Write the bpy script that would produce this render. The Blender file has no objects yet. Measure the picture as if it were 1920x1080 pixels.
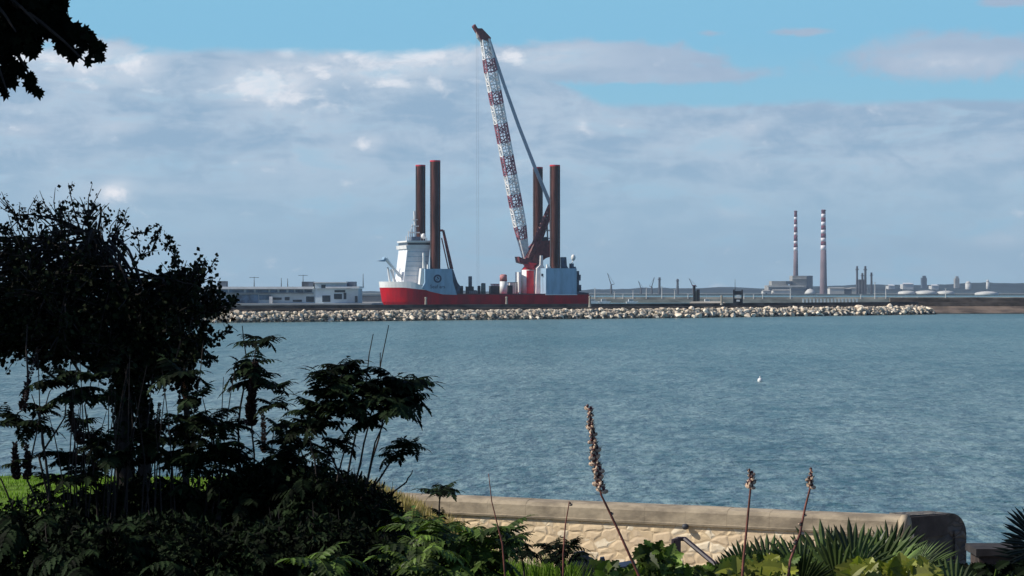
import bpy, math, random
from mathutils import Vector, Matrix, noise as mnoise

R = math.radians
sc = bpy.context.scene
C = sc.collection
rnd = random.Random(7)

# ------------------------------------------------------------------ camera
F = 4118.0            # focal length in pixels of a 1920 wide picture
CAMZ = 10.0           # eye height above the water
HOR = 546.0           # horizon row
cam_d = bpy.data.cameras.new('camera')
cam = bpy.data.objects.new('camera', cam_d); C.objects.link(cam)
cam.location = (0, 0, CAMZ); cam.rotation_euler = (R(90), 0, 0)
cam_d.sensor_width = 36; cam_d.lens = F / 1920 * 36
cam_d.shift_y = 6 / 1920
cam_d.clip_start = 0.5; cam_d.clip_end = 40000
sc.camera = cam

# ------------------------------------------------------------------ light
SUN_EL, SUN_AZ = 38.0, 8.0      # azimuth: degrees behind the camera's left
sdir = Vector((-math.cos(R(SUN_AZ)) * math.cos(R(SUN_EL)), -math.sin(R(SUN_AZ)) * math.cos(R(SUN_EL)), math.sin(R(SUN_EL))))
sl = bpy.data.lights.new('sun', 'SUN'); sl.energy = 5.0; sl.angle = R(0.53); sl.color = (1.0, 0.93, 0.82)
so = bpy.data.objects.new('sun', sl); C.objects.link(so)
so.rotation_euler = sdir.to_track_quat('Z', 'Y').to_euler()
sc.view_settings.view_transform = 'Standard'; sc.view_settings.look = 'None'
sc.view_settings.exposure = 0.0; sc.view_settings.gamma = 1.0
sc.cycles.use_denoising = True
sc.cycles.max_bounces = 6; sc.cycles.diffuse_bounces = 2; sc.cycles.glossy_bounces = 2
sc.cycles.transmission_bounces = 3; sc.cycles.volume_bounces = 0; sc.cycles.transparent_max_bounces = 6
sc.cycles.sample_clamp_indirect = 4


class G:
    """small expression helper for shader maths"""
    def __init__(s, nt): s.nt = nt
    def n(s, t, **k):
        x = s.nt.nodes.new(t)
        for a, b in k.items(): setattr(x, a, b)
        return x
    def put(s, sock, v):
        if isinstance(v, bpy.types.NodeSocket): s.nt.links.new(v, sock)
        elif v is not None: sock.default_value = v
    def m(s, op, a, b=None, c=None, clamp=False):
        x = s.n('ShaderNodeMath', operation=op, use_clamp=clamp)
        s.put(x.inputs[0], a); s.put(x.inputs[1], b)
        if c is not None: s.put(x.inputs[2], c)
        return x.outputs[0]
    def add(s, a, b): return s.m('ADD', a, b)
    def mul(s, a, b): return s.m('MULTIPLY', a, b)
    def sub(s, a, b): return s.m('SUBTRACT', a, b)
    def mx(s, a, b): return s.m('MAXIMUM', a, b)
    def ss(s, v, lo, hi, a=0.0, b=1.0):
        x = s.n('ShaderNodeMapRange', interpolation_type='SMOOTHSTEP')
        s.put(x.inputs[0], v); s.put(x.inputs[1], lo); s.put(x.inputs[2], hi); s.put(x.inputs[3], a); s.put(x.inputs[4], b)
        return x.outputs[0]
    def noise(s, vec, scale, detail=4, rough=0.5, dist=0.0):
        x = s.n('ShaderNodeTexNoise')
        s.put(x.inputs['Vector'], vec); s.put(x.inputs['Scale'], scale); s.put(x.inputs['Detail'], detail)
        s.put(x.inputs['Roughness'], rough); s.put(x.inputs['Distortion'], dist)
        return x.outputs[0]
    def comb(s, a, b, c=0.0):
        x = s.n('ShaderNodeCombineXYZ'); s.put(x.inputs[0], a); s.put(x.inputs[1], b); s.put(x.inputs[2], c); return x.outputs[0]
    def mix(s, f, a, b, mode='MIX'):
        x = s.n('ShaderNodeMix', data_type='RGBA', blend_type=mode)
        s.put(x.inputs[0], f)
        s.put(x.inputs[6], a if isinstance(a, bpy.types.NodeSocket) else (*a, 1))
        s.put(x.inputs[7], b if isinstance(b, bpy.types.NodeSocket) else (*b, 1))
        return x.outputs[2]
    def blob(s, U, V, cx, cy, rx, ry):
        a = s.m('DIVIDE', s.sub(U, cx), rx); b = s.m('DIVIDE', s.sub(V, cy), ry)
        d = s.add(s.mul(a, a), s.mul(b, b))
        return s.m('EXPONENT', s.mul(d, -1.0))


# ------------------------------------------------------------------ sky
w = bpy.data.worlds.new('World'); sc.world = w; w.use_nodes = True
nt = w.node_tree; nt.nodes.clear(); g = G(nt)
sky = g.n('ShaderNodeTexSky', sky_type='NISHITA', sun_disc=False)
sky.sun_elevation = R(SUN_EL); sky.sun_rotation = R(-90 - SUN_AZ)
sky.air_density = 1.0; sky.dust_density = 0.6; sky.ozone_density = 2.5
tc = g.n('ShaderNodeTexCoord'); sp = g.n('ShaderNodeSeparateXYZ'); g.put(sp.inputs[0], tc.outputs['Generated'])
U = g.add(g.mul(g.m('ARCTAN2', sp.outputs[0], sp.outputs[1]), F), 960.0)
V = g.sub(HOR, g.mul(g.m('ARCSINE', sp.outputs[2]), F))
pv = g.comb(g.mul(U, 0.004), g.mul(V, 0.011))
n1 = g.noise(pv, 1.0, 7, 0.55, 0.4)
n2 = g.noise(g.comb(g.mul(U, 0.009), g.mul(V, 0.016), 7.0), 1.0, 8, 0.6, 0.6)
n3 = g.noise(g.comb(g.mul(U, 0.022), g.mul(V, 0.03), 3.0), 1.0, 6, 0.6, 0.3)
n4 = g.noise(g.comb(g.mul(U, 0.0045), g.mul(V, 0.020), 11.0), 1.0, 7, 0.62, 0.5)
edge = g.ss(U, 880.0, 1180.0, 96.0, 196.0)
Vn = g.add(g.add(V, g.mul(g.sub(n1, 0.5), 30.0)), g.mul(g.sub(n2, 0.5), 26.0))
deck = g.ss(g.sub(Vn, edge), -6.0, 14.0)
nb = g.add(g.mul(g.sub(n2, 0.5), 1.6), g.mul(g.sub(n3, 0.5), 0.8))
def patch(cx, cy, rx, ry, amp=1.0):
    return g.ss(g.add(g.mul(g.blob(U, V, cx, cy, rx, ry), amp), g.mul(nb, 0.55)), 0.26, 0.66)
cover = deck
for a in ((1100, 118, 290, 42), (1240, 142, 230, 20), (1780, 118, 220, 48), (1500, 66, 80, 11, 0.62), (1330, 66, 60, 9, 0.5), (1880, 18, 90, 16, 0.6),
          (40, 75, 90, 26), (200, 118, 120, 35), (1000, -60, 900, 30, 0.7)):
    cover = g.mx(cover, patch(*a))
cover = g.mul(cover, g.ss(g.add(g.mul(n4, 0.6), g.mul(n2, 0.4)), 0.36, 0.50, 0.62, 0.96))
# sunlit heads of the clouds
tex = g.add(g.mul(g.ss(n2, 0.36, 0.66), 0.75), g.mul(g.ss(n3, 0.35, 0.65), 0.45))
lit = None
for cx, cy, rx, ry, am in ((180, 125, 95, 36, .75), (270, 128, 28, 20, .6), (500, 160, 75, 42, 1.0), (540, 95, 22, 14, .9), (690, 118, 110, 36, .85), (820, 105, 90, 32, .7),
                           (1040, 108, 110, 30, .45), (1770, 128, 110, 18, .4), (690, 270, 26, 16, .8), (228, 366, 26, 20, 1.1), (160, 372, 80, 22, .35),
                           (50, 250, 80, 14, .45), (215, 243, 50, 12, .35), (1090, 236, 13, 12, .5), (1175, 238, 40, 16, .35), (1405, 242, 26, 13, .4),
                           (370, 358, 120, 12, .25), (1378, 398, 30, 14, .25), (1860, 452, 60, 16, .22), (480, 300, 60, 15, .15)):
    b = g.mul(g.blob(U, V, cx, cy, rx, ry), am)
    lit = b if lit is None else g.add(lit, b)
bill = g.noise(g.comb(g.mul(U, 0.013), g.mul(V, 0.021), 21.0), 1.0, 9, 0.6, 0.25)
heads = None
for cx, cy, rx, ry, am in ((150, 128, 80, 34, .9), (250, 128, 36, 22, .85), (490, 165, 62, 34, 1.15), (560, 185, 60, 26, .9), (600, 130, 60, 30, .85), (690, 112, 70, 28, .95), (800, 108, 70, 22, .9),
                           (535, 97, 20, 11, 1.0), (950, 108, 60, 20, .7), (688, 270, 22, 15, .6), (228, 365, 24, 19, .9), (50, 252, 80, 12, .55), (1090, 236, 11, 10, .45), (1405, 240, 22, 11, .35), (1170, 238, 30, 12, .4), (330, 130, 60, 20, .4), (420, 200, 90, 22, .35), (700, 150, 160, 30, .5), (60, 110, 50, 22, .7)):
    b = g.mul(g.blob(U, V, cx, cy, rx, ry), am)
    heads = b if heads is None else g.mx(heads, b)
heads = g.ss(g.add(heads, g.mul(g.sub(bill, 0.5), 2.3)), 0.22, 0.98)
heads = g.mul(heads, g.ss(bill, 0.35, 0.6, 0.55, 0.95))
lit = g.m('MULTIPLY', lit, g.mul(tex, 0.85), clamp=True)
lit = g.mx(lit, g.mul(heads, 0.85))
dark = g.ss(g.add(g.mul(n1, 0.8), g.mul(n2, 0.45)), 0.46, 0.74)
low = g.ss(V, 230.0, 470.0)
tx_ = g.add(g.add(g.mul(n1, 0.25), g.mul(n2, 0.3)), g.add(g.mul(n4, 0.35), g.mul(n3, 0.1)))
grey = g.mix(g.ss(tx_, 0.42, 0.58), (4.9, 6.0, 7.3), (3.0, 4.45, 6.1))
grey = g.mix(g.mul(low, 0.8), grey, (3.65, 5.45, 6.9))
right_ = g.mul(g.ss(U, 980.0, 1280.0), g.ss(V, 230.0, 160.0))
grey = g.mix(g.mul(right_, 0.75), grey, (3.9, 4.95, 6.45))
ccol = g.mix(lit, grey, (9.2, 9.2, 9.6))
base = g.mix(1.0, sky.outputs[0], (0.64, 0.70, 0.88), 'MULTIPLY')
base = g.mix(g.ss(V, -420.0, -40.0), base, (2.35, 5.3, 7.5))
base = g.mix(g.ss(V, 60.0, 200.0), base, (2.7, 5.5, 7.4))
col = g.mix(cover, base, ccol)
bg = g.n('ShaderNodeBackground'); g.put(bg.inputs[0], col); bg.inputs[1].default_value = 0.1
wo = g.n('ShaderNodeOutputWorld'); nt.links.new(bg.outputs[0], wo.inputs[0])


# ------------------------------------------------------------------ helpers
def P(px, py, D):
    return Vector(((px - 960) / F * D, D, CAMZ - (py - HOR) / F * D))

def mat(name, col, rough=0.7, var=0.15, scale=1.0, bump=0.0, bscale=None, metal=0.0, col2=None, spec=0.5, island=0.0, trans=0.0, stretch=(1, 1, 1)):
    m = bpy.data.materials.new(name); m.use_nodes = True
    nt = m.node_tree; b = nt.nodes['Principled BSDF']; g = G(nt)
    tc = g.n('ShaderNodeTexCoord')
    mp = g.n('ShaderNodeMapping'); g.put(mp.inputs[0], tc.outputs['Object']); mp.inputs['Scale'].default_value = stretch
    n = g.noise(mp.outputs[0], scale, 5, 0.6)
    c2 = col2 or tuple(c * (1 - 2.2 * var) for c in col)
    c = g.mix(g.ss(n, 0.32, 0.68), c2, tuple(min(1, x * (1 + var)) for x in col))
    if island:
        ge = g.n('ShaderNodeNewGeometry')
        k = g.ss(ge.outputs['Random Per Island'], 0, 1, 1 - island, 1 + island)
        x = g.n('ShaderNodeVectorMath', operation='SCALE'); g.put(x.inputs[0], c); g.put(x.inputs['Scale'], k); c = x.outputs[0]
    g.put(b.inputs['Base Color'], c)
    b.inputs['Roughness'].default_value = rough; b.inputs['Metallic'].default_value = metal
    b.inputs['Specular IOR Level'].default_value = spec
    if bump:
        bn = g.n('ShaderNodeBump'); bn.inputs['Strength'].default_value = 1.0; bn.inputs['Distance'].default_value = bump
        g.put(bn.inputs['Height'], g.noise(mp.outputs[0], bscale or scale * 4, 6, 0.6)); g.put(b.inputs['Normal'], bn.outputs[0])
    if trans:
        t = g.n('ShaderNodeBsdfTranslucent'); mx_ = g.n('ShaderNodeMixShader'); mx_.inputs[0].default_value = trans
        g.put(t.inputs[0], g.mix(1.0, c, (1.3, 1.5, 0.5), 'MULTIPLY'))
        out = nt.nodes['Material Output']
        nt.links.new(b.outputs[0], mx_.inputs[1]); nt.links.new(t.outputs[0], mx_.inputs[2]); nt.links.new(mx_.outputs[0], out.inputs[0])
    return m

class MB:
    def __init__(s): s.v = []; s.f = []; s.mi = []; s.cur = 0; s.sm = False
    def face(s, idx): s.f.append(idx); s.mi.append(s.cur)
    def poly(s, pts):
        i = len(s.v); s.v += [tuple(p) for p in pts]; s.face(list(range(i, i + len(pts))))
    def box(s, x0, x1, y0, y1, z0, z1, M=None):
        i = len(s.v)
        p = [Vector((x, y, z)) for z in (z0, z1) for y in (y0, y1) for x in (x0, x1)]
        if M is not None: p = [M @ q for q in p]
        s.v += [tuple(q) for q in p]
        for f in ((0, 2, 3, 1), (4, 5, 7, 6), (0, 1, 5, 4), (2, 6, 7, 3), (0, 4, 6, 2), (1, 3, 7, 5)): s.face([i + k for k in f])
        return s
    def prism(s, pts, d, caps=True):
        """closed outline pts (3D), extruded by vector d"""
        i = len(s.v); n = len(pts); d = Vector(d)
        s.v += [tuple(p) for p in pts] + [tuple(Vector(p) + d) for p in pts]
        if caps: s.face([i + k for k in range(n)]); s.face([i + n + k for k in reversed(range(n))])
        for k in range(n):
            a, b = k, (k + 1) % n
            s.face([i + a, i + n + a, i + n + b, i + b])
        return s
    def tube(s, pts, r, n=6, cap=True):
        pts = [Vector(p) for p in pts]; i0 = len(s.v)
        rs = r if isinstance(r, (list, tuple)) else [r] * len(pts)
        up = None
        for k, p in enumerate(pts):
            t = (pts[min(k + 1, len(pts) - 1)] - pts[max(k - 1, 0)])
            if t.length < 1e-9: t = Vector((0, 0, 1))
            t.normalize()
            if up is None: up = t.orthogonal().normalized()
            else:
                up = up - t * up.dot(t)
                up = up.normalized() if up.length > 1e-6 else t.orthogonal().normalized()
            q = t.cross(up)
            for a in range(n):
                an = 2 * math.pi * a / n
                s.v.append(tuple(p + (up * math.cos(an) + q * math.sin(an)) * rs[k]))
        for k in range(len(pts) - 1):
            for a in range(n):
                b = (a + 1) % n; A = i0 + k * n; B = A + n
                s.face([A + a, A + b, B + b, B + a])
        if cap:
            s.face([i0 + a for a in reversed(range(n))]); s.face([i0 + (len(pts) - 1) * n + a for a in range(n)])
        return s
    def lathe(s, c, prof, n=16):
        return s.tube([Vector(c) + Vector((0, 0, z)) for r, z in prof], [max(r, 1e-4) for r, z in prof], n)
    def ball(s, c, rx, ry=None, rz=None, nu=8, nv=6, M=None):
        ry = ry or rx; rz = rz or rx; c = Vector(c); i = len(s.v)
        for a in range(nv + 1):
            th = math.pi * a / nv
            for b in range(nu):
                ph = 2 * math.pi * b / nu
                q = Vector((rx * math.sin(th) * math.cos(ph), ry * math.sin(th) * math.sin(ph), rz * math.cos(th)))
                if M is not None: q = M @ q
                s.v.append(tuple(c + q))
        for a in range(nv):
            for b in range(nu):
                b2 = (b + 1) % nu
                s.face([i + a * nu + b, i + (a + 1) * nu + b, i + (a + 1) * nu + b2, i + a * nu + b2])
        return s
    def mesh(s, name, mats):
        me = bpy.data.meshes.new(name); me.from_pydata(s.v, [], s.f)
        mats = mats if isinstance(mats, (list, tuple)) else [mats]
        for m in mats: me.materials.append(m)
        if len(mats) > 1: me.polygons.foreach_set('material_index', s.mi)
        if s.sm: me.polygons.foreach_set('use_smooth', [True] * len(s.f))
        me.update(); return me
    def build(s, name, mats, parent=None):
        o = bpy.data.objects.new(name, s.mesh(name, mats)); C.objects.link(o)
        if parent is not None: o.parent = parent
        return o

def tag(o, label=None, cat=None, group=None, kind=None):
    if label: o['label'] = label
    if cat: o['category'] = cat
    if group: o['group'] = group
    if kind: o['kind'] = kind
    return o

def thing(name, label, cat, loc=(0, 0, 0), rz=0.0, group=None):
    o = bpy.data.objects.new(name, None); C.objects.link(o)
    o.location = loc; o.rotation_euler = (0, 0, rz); o.empty_display_size = 0.2
    return tag(o, label, cat, group)

def copy_tree(o, parent=None):
    c = o.copy(); C.objects.link(c)
    if parent is not None: c.parent = parent
    for ch in [x for x in C.objects if x.parent == o]: copy_tree(ch, c)
    return c

def rv(a=1.0): return Vector((rnd.uniform(-a, a), rnd.uniform(-a, a), rnd.uniform(-a, a)))
def smooth(a, b, x):
    t = max(0, min(1, (x - a) / (b - a))); return t * t * (3 - 2 * t)
def lerp_tab(tab, x):
    if x <= tab[0][0]: return tab[0][1]
    for (a, b), (c, d) in zip(tab, tab[1:]):
        if x <= c: return b + (d - b) * (x - a) / (c - a)
    return tab[-1][1]

# ------------------------------------------------------------------ water
m = bpy.data.materials.new('sea_water'); m.use_nodes = True
nt = m.node_tree; b = nt.nodes['Principled BSDF']; g = G(nt)
tc = g.n('ShaderNodeTexCoord'); sp = g.n('ShaderNodeSeparateXYZ'); g.put(sp.inputs[0], tc.outputs['Object'])
X, Y = sp.outputs[0], sp.outputs[1]
def wn(sx, sy, d=3, o=0.0, dist=0.12): return g.noise(g.comb(g.mul(X, sx), g.mul(Y, sy), o), 1.0, d, 0.55, dist)
wind = wn(0.012, 0.006, 5, 3.0)
wind2 = wn(0.09, 0.02, 4, 9.0)
mid = wn(0.30, 0.11, 3, 5.0)
fine = wn(1.0, 0.5, 2, 6.0)
k = g.add(g.add(g.mul(g.sub(wind, 0.5), 1.1), g.mul(g.sub(wind2, 0.5), 0.8)), g.add(g.mul(g.sub(mid, 0.5), 1.2), g.mul(g.sub(fine, 0.5), 1.6)))
k = g.m('MULTIPLY_ADD', g.add(k, g.mul(g.sub(wn(2.4, 1.1, 2, 8.0), 0.5), 1.1)), 1.3, 0.47, clamp=True)
far = g.ss(Y, 90.0, 520.0)
deep = g.mix(far, (0.026, 0.080, 0.090), (0.040, 0.125, 0.135))
pale = g.mix(far, (0.20, 0.285, 0.28), (0.14, 0.235, 0.235))
g.put(b.inputs['Base Color'], g.mix(k, deep, pale))
b.inputs['Roughness'].default_value = 0.28; b.inputs['IOR'].default_value = 1.33; b.inputs['Specular IOR Level'].default_value = 0.36
h = g.add(g.add(g.mul(wn(0.8, 0.30, 4), 0.60), g.mul(wn(2.3, 1.1, 3, 2.0), 0.20)), g.mul(wn(0.22, 0.07, 3, 4.0), 0.9))
bn = g.n('ShaderNodeBump'); bn.inputs['Strength'].default_value = 1.0; bn.inputs['Distance'].default_value = 1.1
g.put(bn.inputs['Height'], h); g.put(b.inputs['Normal'], bn.outputs[0])
M_WATER = m
wm = MB(); wm.poly([(-14000, 44.5, 0), (14000, 44.5, 0), (14000, 20000, 0), (-14000, 20000, 0)])
tag(wm.build('water', M_WATER), kind='structure')

# ------------------------------------------------------------------ ground
LT = [(-60, 8.6), (5, 8.4), (12, 8.0), (20, 7.45), (30, 6.95), (40, 6.42), (45, 6.2), (47, 5.8), (50, 2.0), (54, -0.5), (70, -3), (100, -6)]
RT = [(-60, 8.6), (5, 8.4), (9, 7.75), (15, 7.0), (22, 6.25), (30, 5.2), (36, 4.7), (41, 4.45), (46, 4.2), (48, 2.0), (54, -0.5), (70, -3), (100, -6)]
def gz(x, y):
    k = smooth(-4.5, 1.8, x + 0.06 * (y - 44)) if y > 26 else smooth(-3.3, -1.2, x + 0.06 * (y - 44)) * (1 - smooth(18, 26, y)) + smooth(-4.5, 1.8, x + 0.06 * (y - 44)) * smooth(18, 26, y)
    z = lerp_tab(LT, y) * (1 - k) + lerp_tab(RT, y) * k
    return z + 0.05 * mnoise.noise(Vector((x * 0.5, y * 0.5, 0)))
gm = MB(); gm.sm = True
ys = [-60, -40, -20, -10, -4] + [i * 0.5 for i in range(0, 112)] + [58, 62, 70, 85, 100]
xs = [-90, -60, -40, -28, -20, -16] + [-12 + i * 0.4 for i in range(0, 61)] + [15, 20, 28, 40, 60, 90]
for y in ys:
    for x in xs: gm.v.append((x, y, gz(x, y)))
nx = len(xs)
for j in range(len(ys) - 1):
    for i in range(nx - 1):
        a = j * nx + i; gm.face([a, a + 1, a + nx + 1, a + nx])
M_LAWN = mat('lawn_grass', (0.14, 0.235, 0.03), 0.9, 0.22, 1.2, 0.03, 30, spec=0.1)
nt = M_LAWN.node_tree; g = G(nt); b = nt.nodes['Principled BSDF']; src_ = b.inputs['Base Color'].links[0].from_socket
tc = g.n('ShaderNodeTexCoord'); sp = g.n('ShaderNodeSeparateXYZ'); g.put(sp.inputs[0], tc.outputs['Object'])
nz = g.noise(tc.outputs['Object'], 1.5, 4)
xr = g.ss(g.add(g.add(sp.outputs[0], g.mul(sp.outputs[1], 0.02)), g.mul(nz, 0.8)), 0.3, 1.3)
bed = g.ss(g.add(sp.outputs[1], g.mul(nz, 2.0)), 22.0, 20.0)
col_ = g.mix(xr, src_, g.mix(nz, (0.20, 0.165, 0.12), (0.34, 0.29, 0.22)))
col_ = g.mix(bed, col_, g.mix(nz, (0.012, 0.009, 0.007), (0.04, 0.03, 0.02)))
g.put(b.inputs['Base Color'], col_)
tag(gm.build('ground', M_LAWN), kind='structure')

# ------------------------------------------------------------------ materials
M_WHITE = mat('white_paint', (0.80, 0.80, 0.78), 0.45, 0.06, 0.15)
M_GREYW = mat('grey_and_shaded_white_paint', (0.29, 0.44, 0.58), 0.5, 0.10, 0.25, stretch=(1, 1, .25))  # blue-grey holds the white blocks' shade in the colour; also grey beams
M_TOWER = mat('white_ribbed_paint', (0.80, 0.81, 0.83), 0.5, 0.06, 0.3)
M_RED = mat('red_hull_paint', (0.48, 0.003, 0.012), 0.75, 0.1, 0.2, col2=(0.30, 0.005, 0.014), spec=0.12, stretch=(1, 1, .3))
M_BRIGHTRED = mat('signal_red_paint', (0.65, 0.03, 0.05), 0.45, 0.1, 0.3)
M_MAROON = mat('maroon_crane_paint', (0.16, 0.03, 0.035), 0.55, 0.25, 0.5)
M_LEG = mat('rusty_steel_leg', (0.105, 0.038, 0.030), 0.7, 0.3, 0.4, stretch=(1, 1, 0.12), spec=0.2)
M_DARKST = mat('dark_steel', (0.035, 0.04, 0.05), 0.6, 0.2, 0.5)
M_BLUEST = mat('blue_grey_steel', (0.06, 0.10, 0.16), 0.6, 0.25, 0.4)
M_GREENST = mat('green_grey_steel', (0.14, 0.22, 0.20), 0.6, 0.25, 0.4)
M_NAVY = mat('navy_marking_paint', (0.01, 0.035, 0.09), 0.5, 0.1, 1)
M_GLASSD = mat('dark_window_glass', (0.02, 0.03, 0.045), 0.12, 0.1, 1)
M_ROPE = mat('grey_wire_rope', (0.46, 0.50, 0.56), 0.5, 0.1, 1)
M_CONC = mat('weathered_concrete', (0.34, 0.32, 0.28), 0.9, 0.18, 0.25, 0.05, 1.5)


# ------------------------------------------------------------------ far land and hills
DH = 9000.0
hm = MB(); hm.sm = True
M_HILL = mat('wooded_hill', (0.022, 0.04, 0.05), 0.95, 0.35, 0.006, stretch=(1, 1, 3), spec=0.1)
def ridge(x):
    px = x / DH * F + 960
    base = lerp_tab([(-400, 538), (400, 545), (720, 547), (1100, 543), (1180, 541), (1300, 540), (1350, 538), (1430, 541), (1560, 536), (1640, 533), (1700, 535), (1760, 533), (1840, 531), (2000, 530), (2600, 520)], px)
    z = CAMZ - (base - HOR) / F * DH
    return z + 6 * mnoise.noise(Vector((x * 0.006, 0, 0))) + 3 * mnoise.noise(Vector((x * 0.03, 5, 0)))
xs = [-7000 + 25 * i for i in range(561)]
for j, (dy, k) in enumerate(((-900, 0.0), (-600, 0.35), (-250, 0.8), (0, 1.0), (400, 0.9), (1500, 0.2))):
    for x in xs: hm.v.append((x, DH + dy, -1 + (ridge(x) + 1) * k + (2.5 * mnoise.noise(Vector((x * 0.02, j * 3.0, 1))) if 0 < j < 5 else 0)))
n = len(xs)
for j in range(5):
    for i in range(n - 1):
        a = j * n + i; hm.face([a, a + 1, a + n + 1, a + n])
tag(hm.build('hills', M_HILL), kind='structure')

M_SHORE = mat('far_shore_ground', (0.12, 0.14, 0.13), 0.95, 0.3, 0.01)
fs = MB(); fs.box(-1500, 3200, 5000, 8300, -2, 3.2)
tag(fs.build('far_shore', M_SHORE), kind='structure')

DS = 5500.0
kS = DS / F
def sxx(px, D=DS): return (px - 960) / F * D
def szz(py, D=DS): return CAMZ - (py - HOR) / F * D

M_CHIM_SH = mat('chimney_concrete', (0.20, 0.15, 0.17), 0.9, 0.15, 0.02)
M_CHIM_RED = mat('chimney_red_band', (0.16, 0.035, 0.06), 0.8, 0.1, 0.02)
M_CHIM_WH = mat('chimney_white_band', (0.80, 0.74, 0.76), 0.8, 0.06, 0.02)
def chimney(px, top, bot, pw0, pw1, first, label, D):
    x = sxx(px, D); s = D / F
    t = thing('striped_chimney', label, 'chimney', (x, D, 2), 0, 'twin striped power station chimneys')
    zt, zb = szz(top, D) - 2, szz(bot, D) - 2
    def r(z): return (pw1 + (pw0 - pw1) * min(1, max(0, z / zt))) / 2 * s
    mb = MB(); mb.sm = True
    yb = [top, top + 12, top + 24, top + 36, top + 48, top + 60, top + 72, top + 82]
    edges = [zt] + [szz(top + q, D) - 2 for q in first]
    for i, (a, b_) in enumerate(zip(edges, edges[1:])):
        q = MB(); q.sm = True
        q.tube([(0, 0, b_), (0, 0, a)], [r(b_), r(a)], 20)
        o = q.build('red_band' if i % 2 == 0 else 'white_band', M_CHIM_RED if i % 2 == 0 else M_CHIM_WH, t)
    mb.tube([(0, 0, -1), (0, 0, zb * 0.5 + 1), (0, 0, edges[-1])], [r(0) * 1.0, r(zb * .5), r(edges[-1])], 20)
    mb.build('shaft', M_CHIM_SH, t)
    mb = MB(); mb.tube([(0, 0, zt - 3.2), (0, 0, zt - 2.2), (0, 0, zt - 2.0)], [r(zt) * 1.35] * 2 + [r(zt) * 1.0], 16)
    mb.build('gallery', M_DARKST, t)
chimney(1492, 395, 555, 5.4, 10.5, [12, 17, 26, 31, 41, 46, 57, 62, 69, 75], 'slimmer striped chimney rising behind the stepped power station block', 5650)
chimney(1544, 393, 555, 7.6, 14.0, [8, 15, 23, 30, 38, 45, 53, 60, 67, 76], 'thicker striped chimney standing free right of the power station', 5450)

M_STN = mat('power_station_cladding', (0.34, 0.34, 0.32), 0.85, 0.12, 0.03)
M_STD = mat('dark_station_cladding', (0.06, 0.09, 0.13), 0.8, 0.2, 0.03)
M_PALE = mat('pale_shed_cladding', (0.60, 0.60, 0.57), 0.7, 0.08, 0.03)
def sbox(mb, x0, x1, y0, y1, D, dep=30, back=0):
    mb.box(sxx(x0, D), sxx(x1, D), D + back, D + back + dep, szz(y1, D), szz(y0, D)); return mb
ps = thing('power_station', 'stepped grey power station with dark tower and upper gallery', 'power station')
o = sbox(MB(), 1441, 1512, 535, 556, 5500, 90).build('lower_block', M_STN, ps)
sbox(MB(), 1447, 1478, 527, 535, 5510, 60).build('upper_block', M_STN, ps)
sbox(MB(), 1486, 1513, 517, 535, 5510, 60).build('boiler_house', M_STN, ps)
sbox(MB(), 1513, 1524, 517, 557, 5505, 50).build('dark_tower', M_STD, ps)
sbox(MB(), 1474, 1486, 527, 533, 5505, 40).build('dark_opening', M_STD, ps)
q = MB(); sbox(q, 1438, 1508, 536.6, 538.0, 5496, 4); q.build('ledge', M_PALE, ps)
q = MB(); sbox(q, 1441, 1513, 541, 545, 5496.5, 3); q.build('window_band', M_STD, ps)
q = MB(); sbox(q, 1486, 1512, 522, 523, 5506, 4); q.build('parapet_line', M_PALE, ps)
def shed(px0, px1, y0, y1, label, D=5350, m=None, dark=True, dep=40):
    t = thing('shed', label, 'shed', (sxx((px0 + px1) / 2, D), D, 2))
    hw = (px1 - px0) / 2 * D / F; zt = szz(y0, D) - 2
    q = MB(); q.box(-hw, hw, 0, dep, -1, zt); q.build('wall', m or M_PALE, t)
    q = MB(); q.prism([(-hw - 1, -1, zt), (hw + 1, -1, zt), (hw + 1, dep / 2, zt + 2.2), (-hw - 1, dep / 2, zt + 2.2)], (0, 0, .8)); q.build('roof', M_STN, t)
    if dark:
        q = MB(); q.box(-hw * .35, hw * .1, -.4, 0, -.5, zt * .5); q.build('door', M_STD, t)
    return t
shed(1431, 1444, 546, 557, 'small white shed left of the power station')
shed(1450, 1483, 545, 557, 'long white shed in front of the power station', dark=False)
shed(1556, 1584, 541, 555, 'white shed right of the thicker chimney', dark=False)
shed(1596, 1626, 541, 556, 'white shed below the thin dark stacks')
shed(1583, 1597, 542, 556, 'dark blue gabled shed between two white sheds', m=M_STD, dark=False)
# white tanks and domes
def tank(px0, px1, y0, y1, label, D=5200, group='white tanks and domes on the far shore'):
    t = thing('storage_tank', label, 'tank', (sxx((px0 + px1) / 2, D), D, 2), 0, group)
    r = (px1 - px0) / 2 * D / F; zt = szz(y0, D) - 2; zb = szz(y1, D) - 2
    zs = zb + (zt - zb) * .35
    q = MB(); q.sm = True; q.lathe((0, 0, 0), [(r, min(zb, -1)), (r, zs)], 24); q.build('shell', M_PALE, t)
    q = MB(); q.sm = True; q.lathe((0, 0, 0), [(r, zs + .02), (r * .85, zs + (zt - zs) * .4), (r * .5, zs + (zt - zs) * .8), (0.02, zt)], 24); q.build('domed_roof', M_PALE, t)
tank(1508, 1530, 541, 557, 'domed white tank left of the thick chimney foot')
tank(1684, 1716, 545, 549, 'low white roof leftmost of the three flat domes', D=5050)
tank(1716, 1756, 544.5, 549, 'widest low white dome between two smaller ones', D=5050)
tank(1757, 1789, 545, 549, 'low white dome with a pale mast before it', D=5050)
tank(1828, 1872, 546, 552, 'white flat tank near the right end of far shore', D=4980)
tank(1810, 1821, 527, 534, 'tiny white dome on the wooded ridge', D=8500, group='white specks on the ridge')
tank(1849, 1855, 524, 531, 'tiny white dome beside a mast on the ridge', D=8500, group='white specks on the ridge')
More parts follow.
